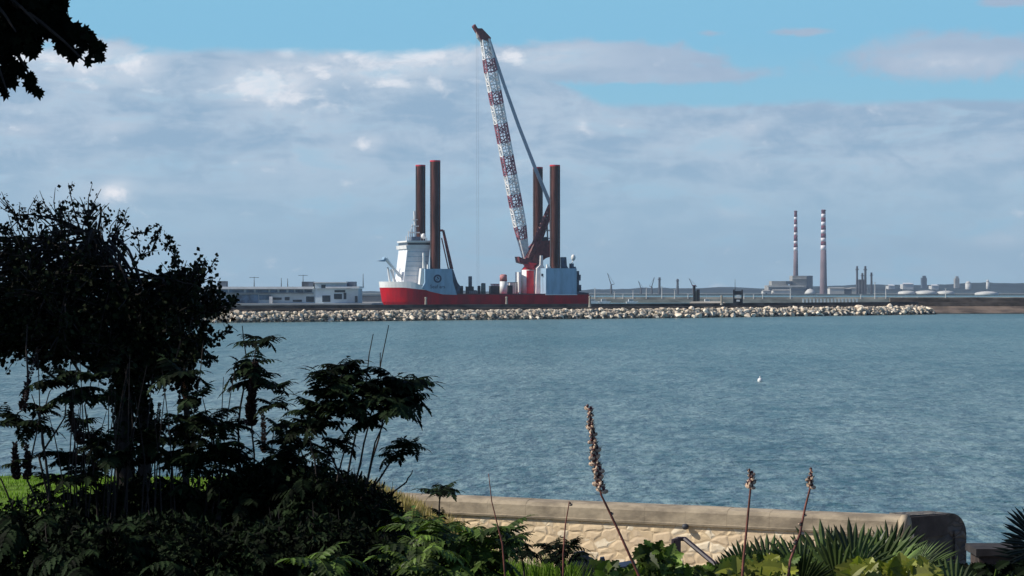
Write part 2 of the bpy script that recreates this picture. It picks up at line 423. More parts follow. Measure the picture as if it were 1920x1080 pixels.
for a, b_, y in ((1666, 1678, 534), (1693, 1713, 531), (1747, 1760, 534)):
    t = thing('white_building', {1666: 'small white building on ridge left of the stepped tower', 1693: 'long white roofed hall on the wooded ridge', 1747: 'low white building on ridge just right of stepped tower'}[a], 'building', (sxx((a + b_) / 2, 8500), 8500, 0))
    hw = (b_ - a) / 2 * 8500 / F; zt = szz(y, 8500)
    q = MB(); q.box(-hw, hw, 0, 60, 0, zt - 4); q.build('wall', M_PALE, t)
    q = MB(); q.prism([(-hw, -2, zt - 4), (hw, -2, zt - 4), (hw * .8, 30, zt), (-hw * .8, 30, zt)], (0, 0, 1.5)); q.build('roof', M_WHITE, t)
# thin stacks
M_STACK = mat('dark_stack_steel', (0.06, 0.065, 0.08), 0.7, 0.15, 0.05)
def stack(px, y0, y1, wpx, label, D=5300, grp='thin dark stacks on the far shore'):
    t = thing('industrial_stack', label, 'chimney', (sxx(px, D), D, 2), 0, grp)
    r = wpx / 2 * D / F; zt = szz(y0, D) - 2
    q = MB(); q.tube([(0, 0, -1), (0, 0, zt)], [r * 1.1, r * .9], 12); q.build('flue', M_STACK, t)
    q = MB(); q.tube([(0, 0, zt * .86), (0, 0, zt * .9)], [r * 1.5] * 2, 12); q.build('gallery', M_DARKST, t)
stack(1607, 499, 550, 4, 'dark stack leftmost of the four right of the twin chimneys')
stack(1617, 512, 550, 4, 'short dark stack squeezed between two taller ones')
stack(1622.5, 499, 550, 4.5, 'tallest dark stack of the right hand four')
stack(1634, 511, 550, 4, 'dark stack standing right of the tallest of the four')
stack(1236.5, 520, 550, 4.5, 'lone dark stack nearer the jack-up ship')
stack(1270.5, 523, 550, 4.5, 'lone dark stack right of a similar one')
q = MB(); sbox(q, 1611, 1623, 524, 552, 5320, 20)
tag(q.build('pipe_gantry', M_STACK), 'dark steel pipe gantry wrapped around the thin stacks', 'gantry')
def block(px0, px1, y0, label, m, D=8600, step=True):
    t = thing('tower_block', label, 'building', (sxx((px0 + px1) / 2, D), D, 0))
    hw = (px1 - px0) / 2 * D / F; zt = szz(y0, D)
    q = MB(); q.box(-hw, hw, 0, 30, 0, zt - 8); q.build('tower', m, t)
    q = MB(); q.box(-hw * .55, hw * .7, 3, 20, zt - 8, zt); q.build('plant_room', m, t)
block(1729, 1738, 517, 'dark stepped tower block rising above the ridge', M_STD)
block(1791, 1799, 518, 'faint grey tower block on the ridge', M_STN)
# tower cranes, very small
def tcrane(px, y0, ybase, dpx, label, D=5400):
    t = thing('dock_crane', label, 'crane', (sxx(px, D), D, 2), 0, 'distant dock cranes')
    s = D / F; zt = szz(y0, D) - 2; zm = zt * 0.45
    q = MB(); q.tube([(0, 0, -1), (0, 0, zm)], [3.2, 2.2], 5); q.build('mast', M_STACK, t)
    q = MB(); q.tube([(0, 0, zm), (dpx * s, 0, zt)], [1.6, .9], 4); q.build('jib', M_STACK, t)
    q = MB(); q.tube([(0, 0, zm), (-dpx * s * .9, 2, zm * 1.1)], [1.2, .8], 4); q.tube([(dpx * s, 0, zt), (-dpx * s * .9, 2, zm * 1.1)], .35, 4); q.build('counter_jib', M_STACK, t)
tcrane(1146, 512, 550, -7, 'distant slewing crane with a steep jib just right of the ship')
tcrane(1202, 527, 550, -5, 'small distant crane left of the lone dark stack')
tcrane(1222, 520, 550, 5, 'faint distant crane leaning right by the lone dark stack')
tcrane(1300, 522, 550, -8, 'faint distant crane behind the dark pier tower')

# ------------------------------------------------------------------ far pier (pale wall behind the ship)
M_PIER2 = mat('pale_pier_stone', (0.40, 0.37, 0.31), 0.9, 0.2, 0.05, stretch=(1, 1, 4))
D2 = 1900.0
fp = thing('harbour_pier', 'pale low pier wall beyond the harbour reaching the right edge', 'pier', (sxx(1500, D2), D2, 0))
q = MB(); q.box(-230, 900, 0, 10, -2, 3.4); q.build('lower_wall', M_PIER2, fp)
q = MB(); q.box(-230, 900, 4, 5.2, 3.4, 4.9); q.build('parapet', M_PIER2, fp)
# lamp posts / masts
M_POLE = mat('pale_pole_paint', (0.60, 0.60, 0.58), 0.5, 0.05, 1)
def make_pole(h):
    t = thing('lamp_post', '', 'lamp post')
    q = MB(); q.tube([(0, 0, -.3), (0, 0, h)], [.42, .26], 6); q.build('pole', M_POLE, t)
    q = MB(); q.box(-1.1, 1.1, -.25, .25, h, h + .35); q.build('lamp_head', M_POLE, t)
    return t
poles = [(1115.5, 541), (1152, 547), (1168, 552), (1187, 545), (1212, 540), (1241, 538), (1265, 543), (1290, 551), (1413, 552), (1430, 551), (1482, 540), (1640.5, 530), (1661, 535), (1614, 552), (1773, 541), (1691, 557), (1720, 557), (1395, 553)]
for i, (px, y) in enumerate(poles):
    D = 1880
    z = szz(y, D)
    t = make_pole(z - 3.4)
    t.location = (sxx(px, D + 24), D + 24, 3.4)
    t['group'] = 'pale posts standing along the far pier'
    t['label'] = {1640.5: 'tallest pale post right of the thin dark stacks', 1482: 'pale post before the power station front', 1773: 'pale post before the rightmost flat dome',
                  1115.5: 'pale post nearest the stern of the ship', 1241: 'pale post just right of the lone dark stack', 1661: 'pale post between the stacks and the flat domes'}.get(px, 'pale slender post standing on the far pier wall')
# row of small white posts
for i in range(16):
    px = 1506 + i * 6.7
    q = MB(); q.box(-.7, .7, -.5, .5, 0, 3.4); q.box(-.95, .95, -.7, .7, 3.4, 3.8)
    o = q.build('mooring_post', M_WHITE); o.location = (sxx(px, 1890), 1890, -.2)
    tag(o, 'short white post in a close row before the far pier', 'post', 'row of short white posts')

# ------------------------------------------------------------------ breakwater pier with rock armour
PL = [(-420, 632), (-86.5, 698), (-11, 763), (68, 824), (183, 946)]      # water line of the rocks
M_WALLST = mat('dark_pier_masonry', (0.14, 0.115, 0.095), 0.95, 0.28, 0.12, 0.08, 1.5, stretch=(1, 1, 2.5))
M_DECKST = mat('pier_deck', (0.30, 0.27, 0.22), 0.95, 0.2, 0.1)
M_BERM = mat('pier_berm_earth', (0.20, 0.20, 0.13), 0.95, 0.4, 0.08)
bw = thing('breakwater', 'long dark masonry breakwater behind pale boulders', 'pier')
def along(s):
    """s in 0..1 by index along PL"""
    k = min(len(PL) - 2, int(s)); f = s - k
    a, b_ = Vector((*PL[k], 0)), Vector((*PL[k + 1], 0))
    return a.lerp(b_, f)
def nrm(k):
    a, b_ = Vector((*PL[k], 0)), Vector((*PL[k + 1], 0)); d = (b_ - a).normalized(); return Vector((-d.y, d.x, 0))
prof_top = [(3.8, 3.6), (5.2, 3.6), (5.2, 5.2), (6.0, 5.2), (6.0, 4.3), (14, 4.3), (14, -2), (3.8, -2)]
def sweep(mb, path, prof):
    n = len(prof); i0 = len(mb.v)
    for k, p in enumerate(path):
        kk = [nrm(max(0, k - 1)), nrm(min(len(path) - 2, k))]
        nn = (kk[0] + kk[1]).normalized()
        for d, z in prof:
            q = Vector((*p, 0)) + nn * d; mb.v.append((q.x, q.y, z))
    for k in range(len(path) - 1):
        for j in range(n):
            j2 = (j + 1) % n; a = i0 + k * n; b_ = a + n
            mb.face([a + j, a + j2, b_ + j2, b_ + j])
    mb.face([i0 + j for j in range(n)]); mb.face([i0 + (len(path) - 1) * n + j for j in reversed(range(n))])
q = MB(); sweep(q, PL, [(7, 4.2), (9.2, 4.25), (9.3, 5.4), (10.1, 5.4), (10.1, 4.6), (24, 4.6), (24, -2), (7, -2)]); q.build('masonry_wall', M_WALLST, bw)
q = MB(); sweep(q, PL, [(-.5, -1.6), (4.2, 2.6), (6.98, 3.2), (6.98, -2)]); q.build('rock_slope', M_BERM, bw)
# right hand section without boulders
PR = [(167, 940), (200, 983), (420, 1000)]
q = MB(); q.box(172, 620, 992, 1010, -2, 5.0); q.box(172, 620, 999, 1001, 5.0, 6.9); q.build('masonry_wall', M_WALLST, bw)
q = MB(); q.prism([(176, 976, -2), (181, 976, .3), (179, 991.9, 3.2), (176, 991.9, -2)], (440, 0, 0)); q.build('earth_slope', mat('brown_slope', (0.14, 0.105, 0.08), 0.95, 0.3, 0.1), bw)
# tan causeway head at px 1340
q = MB(); q.prism([(66, 836, 4.0), (86, 859, 4.0), (83, 872, 5.6), (70, 856, 5.6)], (0, 0, .4)); q.build('sandy_apron', M_PIER2, bw)

M_ROCK = mat('pale_limestone_boulder', (0.78, 0.70, 0.55), 0.9, 0.2, 0.35, 0.06, 1.3, col2=(0.50, 0.40, 0.30))
M_ROCKD = mat('weedy_dark_rubble', (0.09, 0.09, 0.075), 0.95, 0.35, 0.3)
nt = M_ROCK.node_tree; g = G(nt); b = nt.nodes['Principled BSDF']; src_ = b.inputs['Base Color'].links[0].from_socket
oi = g.n('ShaderNodeObjectInfo'); ge = g.n('ShaderNodeNewGeometry'); x_v = g.n('ShaderNodeVectorMath', operation='SCALE'); g.put(x_v.inputs[0], src_)
g.put(x_v.inputs['Scale'], g.mul(g.ss(oi.outputs['Random'], 0, .7, .74, 1.12), g.ss(ge.outputs['Random Per Island'], 0, .8, .72, 1.06))); g.put(b.inputs['Base Color'], x_v.outputs[0])
def rock_mesh(seed, sz=1.0):
    r = random.Random(seed); q = MB()
    import bmesh
    bm = bmesh.new(); bmesh.ops.create_icosphere(bm, subdivisions=2, radius=1.0)
    planes = [(Vector((r.uniform(-1, 1), r.uniform(-1, 1), r.uniform(-1, 1))).normalized(), r.uniform(.42, .8)) for _ in range(11)]
    for v in bm.verts:
        for nn, d in planes:
            e = v.co.dot(nn) - d
            if e > 0: v.co -= nn * e
        v.co.x *= 1.25; v.co.y *= 1.0; v.co.z *= .85
        v.co += Vector((mnoise.noise(v.co * 2 + Vector((seed, 0, 0))), mnoise.noise(v.co * 2 + Vector((0, seed, 0))), mnoise.noise(v.co * 2 + Vector((0, 0, seed))))) * .12
    me = bpy.data.meshes.new('boulder'); bm.to_mesh(me); bm.free(); me.materials.append(M_ROCK if sz else M_ROCKD)
    return me
rms = [rock_mesh(s) for s in range(12)]
n_r = 0
for row, (off, zz, cnt) in enumerate(((0.9, 0.5, 98), (2.9, 1.9, 98), (4.8, 2.9, 98))):
    for i in range(cnt):
        x0 = -100 + (284) * (i + rnd.uniform(-.25, .25) + (row % 2) * .5) / cnt
        k = max(0, min(len(PL) - 2, sum(1 for a in PL[1:-1] if x0 > a[0])))
        (ax, ay), (bx, by) = PL[k], PL[k + 1]
        y0 = ay + (by - ay) * (x0 - ax) / (bx - ax)
        p = Vector((x0, y0, 0)) + nrm(k) * (off + rnd.uniform(-.5, .5))
        s = rnd.choice((.6, .75, .9, 1.05, 1.3)) * rnd.uniform(.85, 1.15) * (1.2 if x0 > 60 else 1.0)
        if x0 < -88: s *= .7
        o = bpy.data.objects.new('boulder', rms[rnd.randrange(12)]); C.objects.link(o)
        o.location = (p.x, p.y, zz + rnd.uniform(-.3, .35) + (.25 if x0 > 60 else 0)); o.scale = (s * 1.1, s, s); o.rotation_euler = (rnd.uniform(-.5, .5), rnd.uniform(-.5, .5), rnd.uniform(0, 6.28))
        tag(o, 'pale limestone boulder in the rock armour along the breakwater', 'boulder', 'boulders armouring the breakwater'); n_r += 1
# smaller rubble: one object
rb = MB()
for i in range(5200):
    x0 = rnd.uniform(-260, 184)
    k = max(0, min(len(PL) - 2, sum(1 for a in PL[1:-1] if x0 > a[0])))
    (ax, ay), (bx, by) = PL[k], PL[k + 1]; y0 = ay + (by - ay) * (x0 - ax) / (bx - ax)
    d = rnd.uniform(-.5, 6.5); p = Vector((x0, y0, 0)) + nrm(k) * d
    z = min(3.0, -.3 + d * .68); s = rnd.uniform(.3, .95)
    M = Matrix.Rotation(rnd.uniform(0, 6), 3, 'Z') @ Matrix.Rotation(rnd.uniform(-.6, .6), 3, 'X')
    rb.cur = 1 if z < .85 else 0
    rb.ball((p.x, p.y, z), s * 1.2, s, s * .8, 5, 3, M)
tag(rb.build('rubble', [M_ROCK, M_ROCKD]), 'small rubble filling gaps between the breakwater boulders', 'rubble', kind='stuff')

# towers standing on the breakwater
def pier_tower(px0, px1, y0, y1, D, label, two=False):
    t = thing('pier_tower', label, 'tower', (sxx((px0 + px1) / 2, D), D, szz(y1, D)))
    h = szz(y0, D) - szz(y1, D); hw = (px1 - px0) / 2 * D / F
    if two:
        for sg in (-1, 1): q = MB(); q.box(sg * hw - (.5 if sg > 0 else 0), sg * hw + (.5 if sg < 0 else 0), 0, 1.5, -.5, h); q.build('column', M_DARKST, t)
        q = MB(); q.box(-hw, hw, .1, 1.3, h * .62, h * .9); q.build('upper_cabin', M_DARKST, t)
        q = MB(); q.box(-hw * .8, hw * .8, .1, 1.3, 0, h * .34); q.build('lower_cabin', M_DARKST, t)
        q = MB(); q.box(-hw * .35, hw * .35, -.05, .08, h * .36, h * .6); q.build('white_panel', M_WHITE, t)
        q = MB(); q.box(-hw * .35, hw * .35, -.05, .08, h * .1, h * .24); q.build('white_panel', M_WHITE, t)
        q = MB(); q.tube([(-hw * .6, .7, h * .9), (-hw * .6, .7, h * 1.8)], [.14, .05], 5); q.build('aerial', M_DARKST, t)
    else:
        q = MB(); q.box(-hw, -hw * .3, 0, 1.6, -.5, h); q.build('column', M_DARKST, t)
        q = MB(); q.box(hw * .1, hw, 0, 1.6, -.5, h * .78); q.build('column', M_DARKST, t)
        q = MB(); q.box(-hw * .28, hw * .08, .3, 1.2, -.4, h * .7); q.build('pale_panel', M_PIER2, t)
        q = MB(); q.box(-hw * 1.15, -hw * .15, -.1, 1.7, h, h + .3); q.build('cap', M_MAROON, t)
pier_tower(1300, 1312, 536, 567, 880, 'dark twin column tower on the breakwater with reddish cap')
pier_tower(1375, 1393, 543, 568, 900, 'dark framed tower with white panels on the breakwater', True)
def bollard(px, y0, y1, label, D):
    q = MB(); s = D / F; q.lathe((0, 0, 0), [(.55, -.6), (.5, 0), (.34, (y1 - y0) * s * .8), (.5, (y1 - y0) * s * .85), (.4, (y1 - y0) * s)], 10)
    o = q.build('pier_post', M_PIER2); o.location = (sxx(px, D), D, szz(y1, D)); tag(o, label, 'post')
bollard(1353, 554, 569, 'pale post on the sandy breakwater apron', 845)
bollard(1155, 570, 578, 'stubby tan post before the breakwater wall', 815)
bollard(1207, 571, 578, 'second stubby tan post right of a similar one', 838)
bollard(798.5, 557, 573, 'slim tan post crossing the dark hull near the bow leg', 760)
bollard(950, 556, 573, 'slim tan post crossing the dark hull amidships', 790)
bollard(1106, 555, 573, 'slim tan post at the very stern of the ship', 800)

# ------------------------------------------------------------------ quay and terminal on the left
M_QUAY = mat('quay_concrete', (0.33, 0.34, 0.34), 0.9, 0.15, 0.05)
q = MB(); q.box(-520, -92, 1440, 1800, -2, 1.9)
tag(q.build('quay_ground', M_QUAY), kind='structure')
DT = 1470.0
M_TWALL = mat('terminal_cladding', (0.55, 0.66, 0.72), 0.6, 0.12, 0.05)
M_TBLUE = mat('terminal_blue_glass', (0.10, 0.19, 0.30), 0.25, 0.3, 0.15)
M_TSHADE = mat('terminal_dark_panel', (0.10, 0.13, 0.17), 0.6, 0.3, 0.1)
tb = thing('ferry_terminal', 'long flat roofed blue grey terminal building on the quay', 'building', (sxx(530, DT), DT, 1.9))
x_ = lambda px: (px - 530) / F * DT
z_ = lambda y: szz(y, DT) - 1.9
q = MB(); q.box(x_(388), x_(592), 0, 40, 0, z_(542)); q.build('wall', M_TWALL, tb)
q = MB(); q.box(x_(592), x_(672), -3, 38, 0, z_(541)); q.build('wall', M_TWALL, tb)
q = MB(); q.box(x_(370), x_(588), -4, 42, z_(541.9), z_(537.5)); q.build('roof', M_WHITE, tb)
q = MB(); q.box(x_(592), x_(650), -6, 40, z_(540.9), z_(530.5)); q.build('upper_storey', M_TWALL, tb)
q = MB(); q.box(x_(590), x_(652), -8, 42, z_(530.4), z_(529)); q.build('roof', M_WHITE, tb)
q = MB(); q.box(x_(612), x_(675), -7.5, 40, z_(540.5), z_(537)); q.build('canopy', M_WHITE, tb)
def win(px0, px1, y0, y1, yy=-.3, m=M_GLASSD):
    q = MB(); q.box(x_(px0), x_(px1), yy, yy + .25, z_(y1), z_(y0)); fr = q.build('window', m, tb)
    return fr
q = MB(); q.box(x_(392), x_(588), -3.2, -.31, z_(550), z_(549)); q.build('balcony', M_TSHADE, tb)
for a, b_ in ((401, 427), (430, 457), (462, 476), (480, 503), (507, 520), (524, 537), (541, 551), (554, 568), (571, 585)): win(a, b_, 543, 548.2, m=M_TBLUE)
for a, b_, c, d in ((429, 440, 557, 568), (442, 484, 552, 570), (486, 508, 553, 562), (512, 528, 558, 562), (534, 543, 557, 563), (549, 566, 562, 566), (574, 589, 556, 566)): win(a, b_, c, d, m=M_TBLUE if a in (442, 486) else M_GLASSD)
for a, b_, c, d in ((605, 620, 554, 566), (627, 642, 551, 561), (645, 650, 549, 561), (666, 671, 555, 567)): win(a, b_, c, d, -3.3)
for a, b_, c, d in ((604, 612, 534, 540), (628, 648, 544, 548)): win(a, b_, c, d, -6.3 if d == 540 else -3.3)
q = MB(); q.box(x_(398), x_(508), -9, -1, 0, z_(571)); q.build('ground_arcade', M_TSHADE, tb)
q = MB(); q.box(x_(506), x_(512), -4, 1, 0, z_(556)); q.build('stair_tower', M_WHITE, tb)
q = MB(); q.box(x_(565), x_(586), 3, 20, z_(537.4), z_(528)); q.build('roof_plant', M_TSHADE, tb)
q = MB(); q.box(x_(407), x_(422), 3, 15, z_(537.4), z_(527)); q.build('roof_plant', M_TSHADE, tb)
q = MB(); q.box(x_(648), x_(666), 3, 15, z_(536.9), z_(528)); q.build('roof_plant', M_TSHADE, tb)
for px, y in ((475, 519), (567, 515), (526, 521), (538, 522), (680, 513)):
    q = MB(); q.tube([(x_(px), 5, z_(538)), (x_(px), 5, z_(y))], [.35, .15], 5)
    if px in (475, 567): q.box(x_(px - 9), x_(px + 9), 4.8, 5.2, z_(y + 1.6), z_(y + .8))
    q.build('mast', M_DARKST, tb)
for px in range(560, 592, 6):
    pass
qt = thing('harbour_shed', 'long low grey shed between the terminal and the bow', 'shed', (sxx(700, 1620), 1620, 1.9))
q = MB(); q.box(-12, 30, 0, 12, 0, 4.2); q.build('wall', M_QUAY, qt); q = MB(); q.box(-12.4, 30.4, -.6, 12.6, 4.2, 4.9); q.build('roof', M_TSHADE, qt)
for i, (px, y, l) in enumerate(((1112, 559, 'small white motor boat moored just behind the stern'), (1133, 561, 'white motor boat moored right of another by the stern'), (1184, 562, 'tiny white boat moored before the far pier'), (1327, 559, 'white boat moored beyond the dark twin column tower'))):
    D = 1780; t = thing('motor_boat', l, 'boat', (sxx(px, D), D, 0), 0.1)
    q = MB(); q.prism([(-4.2, -1.4, .1), (3.4, -1.4, .1), (5.4, -1.4, 1.9), (-4.4, -1.4, 1.6)], (0, 2.8, 0)); q.build('hull', M_WHITE, t)
    q = MB(); q.prism([(-2.6, -1.1, 1.7), (1.8, -1.1, 1.75), (.9, -1.1, 3.6), (-2.4, -1.1, 3.6)], (0, 2.2, 0)); q.build('cabin', M_WHITE, t)
    q = MB(); q.prism([(-2.1, -1.16, 2.5), (1.2, -1.16, 2.5), (.8, -1.16, 3.2), (-2.1, -1.16, 3.2)], (0, .05, 0)); q.build('window', M_GLASSD, t)
    q = MB(); q.tube([(-1, 0, 3.6), (-1, 0, 7.5)], [.12, .06], 4); q.build('mast', M_POLE, t)
q = MB(); q.sm = True; q.ball((0, 0, .12), .28, .28, .3, 10, 8); q.tube([(0, 0, .3), (0, 0, .6)], .05, 6)
o = q.build('mooring_buoy', M_WHITE); o.location = (sxx(1425, 243), 243, 0); tag(o, 'small white buoy floating alone on the open water', 'buoy')

# ------------------------------------------------------------------ the jack-up ship
TH = R(17.0); cT, sT = math.cos(TH), math.sin(TH)
OX, OY = -16.0, 1370.0
ship = thing('jackup_ship', 'red and white jack-up ship with four tall dark legs', 'ship', (OX, OY, 0), TH)
def LX(px, yl=-18.0):
    k = (px - 960) / F
    return (k * (OY + yl * cT) - OX + yl * sT) / (cT - k * sT)
def LZ(px, py, yl=-18.0):
    x = LX(px, yl); return CAMZ - (py - HOR) / F * (OY + x * sT + yl * cT)
def LP(px, py, yl=-18.0): return Vector((LX(px, yl), yl, LZ(px, py, yl)))
xb = LX(717, -6); xs_ = LX(1105, -18)
L = xs_ - xb
def halfb(x):
    t = (x - xb) / 30.0
    if t >= 1: return 18.0
    return 18.0 * max(0.02, math.sqrt(max(0, 1 - (1 - t) ** 2.4)))
redz = lambda x: lerp_tab([(LX(760), 12.2), (LX(800), 10.6), (LX(822), 9.0), (LX(850), 7.8)], x)
whz = lambda x: 16.0
st = [xb + .02 + (30) * (i / 14) ** 1.5 for i in range(15)] + [xb + 34 + i * 5 for i in range(int((L - 34) / 5))] + [xs_]
def hull_strip(mb, xs_l, levels):
    """levels: list of functions x -> (z, breadth factor)"""
    n = len(levels); rows = []
    for sgn in (-1, 1):
        idx = []
        for x in xs_l:
            r_ = []
            for lv in levels:
                z, kf, dx = lv(x); r_.append(len(mb.v)); mb.v.append((x + dx, sgn * halfb(x) * kf, z))
            idx.append(r_)
        for i in range(len(xs_l) - 1):
            for j in range(n - 1):
                f = [idx[i][j], idx[i + 1][j], idx[i + 1][j + 1], idx[i][j + 1]]
                mb.face(f if sgn < 0 else f[::-1])
        rows.append(idx)
    for i in range(len(xs_l) - 1): mb.face([rows[0][i][-1], rows[0][i + 1][-1], rows[1][i + 1][-1], rows[1][i][-1]])
    for e in (0, -1):
        for j in range(n - 1):
            f = [rows[0][e][j], rows[1][e][j], rows[1][e][j + 1], rows[0][e][j + 1]]; mb.face(f)
rake = lambda x, a: a * max(0, 1 - (x - xb) / 25)
q = MB(); hull_strip(q, st, [lambda x: (-2, .86 + .14 * smooth(0, 40, x - xb), rake(x, 5)), lambda x: (3.5, .95 + .05 * smooth(0, 40, x - xb), rake(x, 1.5)), lambda x: (redz(x), 1.0, 0)])
q.sm = False; q.build('hull', M_RED, ship)
bx_ = [x for x in st if x < LX(800)]
q = MB(); hull_strip(q, bx_, [lambda x: (redz(x) + .003, 1.0, 0), lambda x: (15.9 - 3.0 * smooth(LX(770), LX(800), x), 1.0, -rake(x, .5))]); q.build('bow_bulwark', M_WHITE, ship)
q = MB(); q.box(LX(858), LX(1104), -18.05, -17.4, 7.8, 8.5); q.box(LX(858), LX(1104), 17.0, 17.8, 7.8, 8.5); q.build('deck_rail', M_MAROON, ship)
q = MB()   # hull lettering block and anchor pocket
for i in range(7):
    a = LP(743 + i * 3.1, 549, 0)
q.build('hull_marks', M_WHITE, ship) if q.v else None

# legs
def leg(px, ytop, yl, wpx, zb):
    x = LX(px, yl); zt = LZ(px, ytop, yl); r = wpx / 2 / F * (OY + x * sT + yl * cT)
    q = MB(); q.sm = False
    q.tube([(x, yl, zb), (x, yl, zt - .02)], [r, r], 24); lg = q.build('leg', M_LEG, ship)
    q = MB(); q.tube([(x, yl, zt), (x, yl, zt + .9)], [r * 1.01, r * 1.01], 24); q.build('red_cap', M_BRIGHTRED, lg)
    q = MB()
    for an in (-70, 110, 200, 20): # toothed racks
        a = R(an); M = Matrix.Translation((x, yl, 0)) @ Matrix.Rotation(a, 4, 'Z'); q.box(r - .05, r + .28, -.35, .35, zb, zt, M)
    q.build('rack', M_DARKST, lg)
leg(816, 303.5, -14, 19.5, 3); leg(788.5, 312, 14, 18.5, 3); leg(1040.5, 312, -14, 19.5, 3); leg(1008.5, 316, 14, 18.5, 3)

def face(mb, pts, yl, dep): mb.prism([LP(a, b_, yl) for a, b_ in pts], (0, dep, 0)); return mb
# jacking houses
jf = face(MB(), [(791, 541), (797, 530), (797, 504), (847, 504), (850, 530), (857, 553), (830, 552), (808, 547)], -18.3, 9).build('jacking_house', M_GREYW, ship)
face(MB(), [(846, 503), (851, 530), (857, 553), (862, 552), (862, 540), (856, 524), (850, 506)], -14, 5).build('stair_tower', M_BLUEST, ship)
face(MB(), [(855, 526), (866, 540), (858, 541)], -14.5, 3).build('fairlead', M_BLUEST, ship)
face(MB(), [(768, 541), (772, 504), (821, 504), (824, 541)], 9.3, 8).build('jacking_house', M_GREYW, ship)
jr = MB(); x0, x1 = LX(1023.5), LX(1081); jr.box(x0, x1, -18.3, -7, LZ(1050, 552), LZ(1050, 503)); jr = jr.build('jacking_house', M_GREYW, ship)
q = MB(); q.box(x0 + .5, x1 - 10, -6.98, 5, 8.2, LZ(1050, 506)); q.build('deck_house', M_WHITE, ship)
q = MB(); q.box(x0 - .3, x1 + .3, -18.6, -6.8, LZ(1050, 553.2), LZ(1050, 551.8)); q.build('plinth', M_WHITE, jr)
q = MB(); q.box(LX(986, 12), LX(1026, 12), 9.3, 18, 8, LZ(1008, 506, 12)); q.build('jacking_house', M_GREYW, ship)
q = MB(); q.box(x0 - 1.0, x0 - .31, -13, -11.5, LZ(1010, 518), LZ(1010, 513)); q.build('vent', M_DARKST, ship)
# emblem: ring, inner S, and name below
em = MB(); c = LP(820.5, 522.5, -18.35); r0, r1 = 2.55, 1.55
for i in range(28):
    a, b_ = 2 * math.pi * i / 28, 2 * math.pi * (i + 1) / 28
    em.prism([c + Vector((math.cos(t) * r, 0, math.sin(t) * r)) for r, t in ((r1, a), (r0, a), (r0, b_), (r1, b_))], (0, -.08, 0))
em.prism([c + Vector((x, 0, z)) for x, z in ((-.55, 1.2), (.25, 1.3), (.95, -.2), (.2, -.55), (.0, .3), (-.35, .2))], (0, -.08, 0))
em.prism([c + Vector((x, 0, z)) for x, z in ((-.9, -.3), (-.3, -.35), (.1, -1.2), (-.6, -1.1))], (0, -.08, 0))
em.build('emblem', M_NAVY, jf)
tx = bpy.data.curves.new('name_lettering', 'FONT'); tx.body = 'Seaf ars'; tx.size = 3.1; tx.align_x = 'CENTER'; tx.extrude = .03; tx.materials.append(M_NAVY)
tmp = bpy.data.objects.new('name_lettering', tx); C.objects.link(tmp); bpy.context.view_layer.update()
tme = bpy.data.meshes.new_from_object(tmp.evaluated_get(bpy.context.evaluated_depsgraph_get())); bpy.data.objects.remove(tmp)
if not tme.materials: tme.materials.append(M_NAVY)
to = bpy.data.objects.new('name_lettering', tme); C.objects.link(to); to.parent = jf
p_ = LP(820.5, 540.5, -18.4); to.location = p_; to.rotation_euler = (R(90), 0, 0)
# accommodation tower (leans aft), wheelhouse
def skewbox(mb, px_tl, px_tr, px_bl, px_br, yt, yb, y0, y1):
    f = [LP(px_tl, yt, y0), LP(px_tr, yt, y0), LP(px_br, yb, y0), LP(px_bl, yb, y0)]
    mb.prism(f, (0, y1 - y0, 0)); return mb
tw = skewbox(MB(), 764, 806, 756, 800, 466, 534, -10, 12).build('accommodation_tower', M_TOWER, ship)
skewbox(MB(), 764.3, 812, 764.3, 812, 454, 465.9, -10.2, 12.2).build('wheelhouse', M_WHITE, tw)
skewbox(MB(), 763, 813, 763, 813, 451, 453.9, -11.4, 13.4).build('bridge_roof', M_WHITE, tw)
q = skewbox(MB(), 763.9, 812.5, 763.9, 812.5, 455.2, 459.0, -10.35, 12.3); q.build('bridge_window', M_GLASSD, tw)
skewbox(MB(), 761.5, 770, 762.5, 769, 459.8, 466.5, -12, 13.5).build('bridge_wing', M_WHITE, tw)
for yy in (472, 481, 490, 499, 508, 517):
    kx = (yy - 466) / 68 * 8
    a, b_ = LP(765 - kx, yy, -10.06), LP(805 - kx, yy, -10.06)
    q = MB(); q.box(a.x, b_.x, -10.12, -10.003, a.z - .12, a.z + .12); q.build('deck_line', M_GREYW, tw)
skewbox(MB(), 790, 797, 787, 797, 503, 534, -16, -8).build('stair_house', M_WHITE, ship)
skewbox(MB(), 793.5, 797, 793.5, 797, 474, 503, -15, -13).build('funnel', M_WHITE, ship)
# mast and aerials
def cyl(parent, name, m, a, b_, r, n=6):
    q = MB(); q.tube([a, b_], r, n); return q.build(name, m, parent)
mst = cyl(ship, 'radar_mast', M_WHITE, LP(779, 450.5, 0), LP(777, 396, 0), .6)
cyl(mst, 'yard', M_WHITE, LP(771, 424, 0), LP(785, 424, 0), .3); cyl(mst, 'yard', M_WHITE, LP(773, 412, 0), LP(783, 412, 0), .3)
cyl(mst, 'yard', M_WHITE, LP(768, 436, 0), LP(787, 436, 0), .45)
for px, y in ((753 + 9, 442), (766, 433), (770, 428), (789, 438), (794, 440), (800, 446), (773, 420)): cyl(mst, 'aerial', M_WHITE, LP(px, 451, 0), LP(px, y, 0), .3)
q = MB(); q.sm = True; q.ball(LP(794, 443, -2), 1.6, 1.6, 1.8, 10, 8); q.build('radar_dome', M_WHITE, ship)
q = MB(); q.box(LX(770, 0), LX(786, 0), -3, 3, LZ(778, 451, 0), LZ(778, 444, 0)); q.build('mast_house', M_BLUEST, ship)
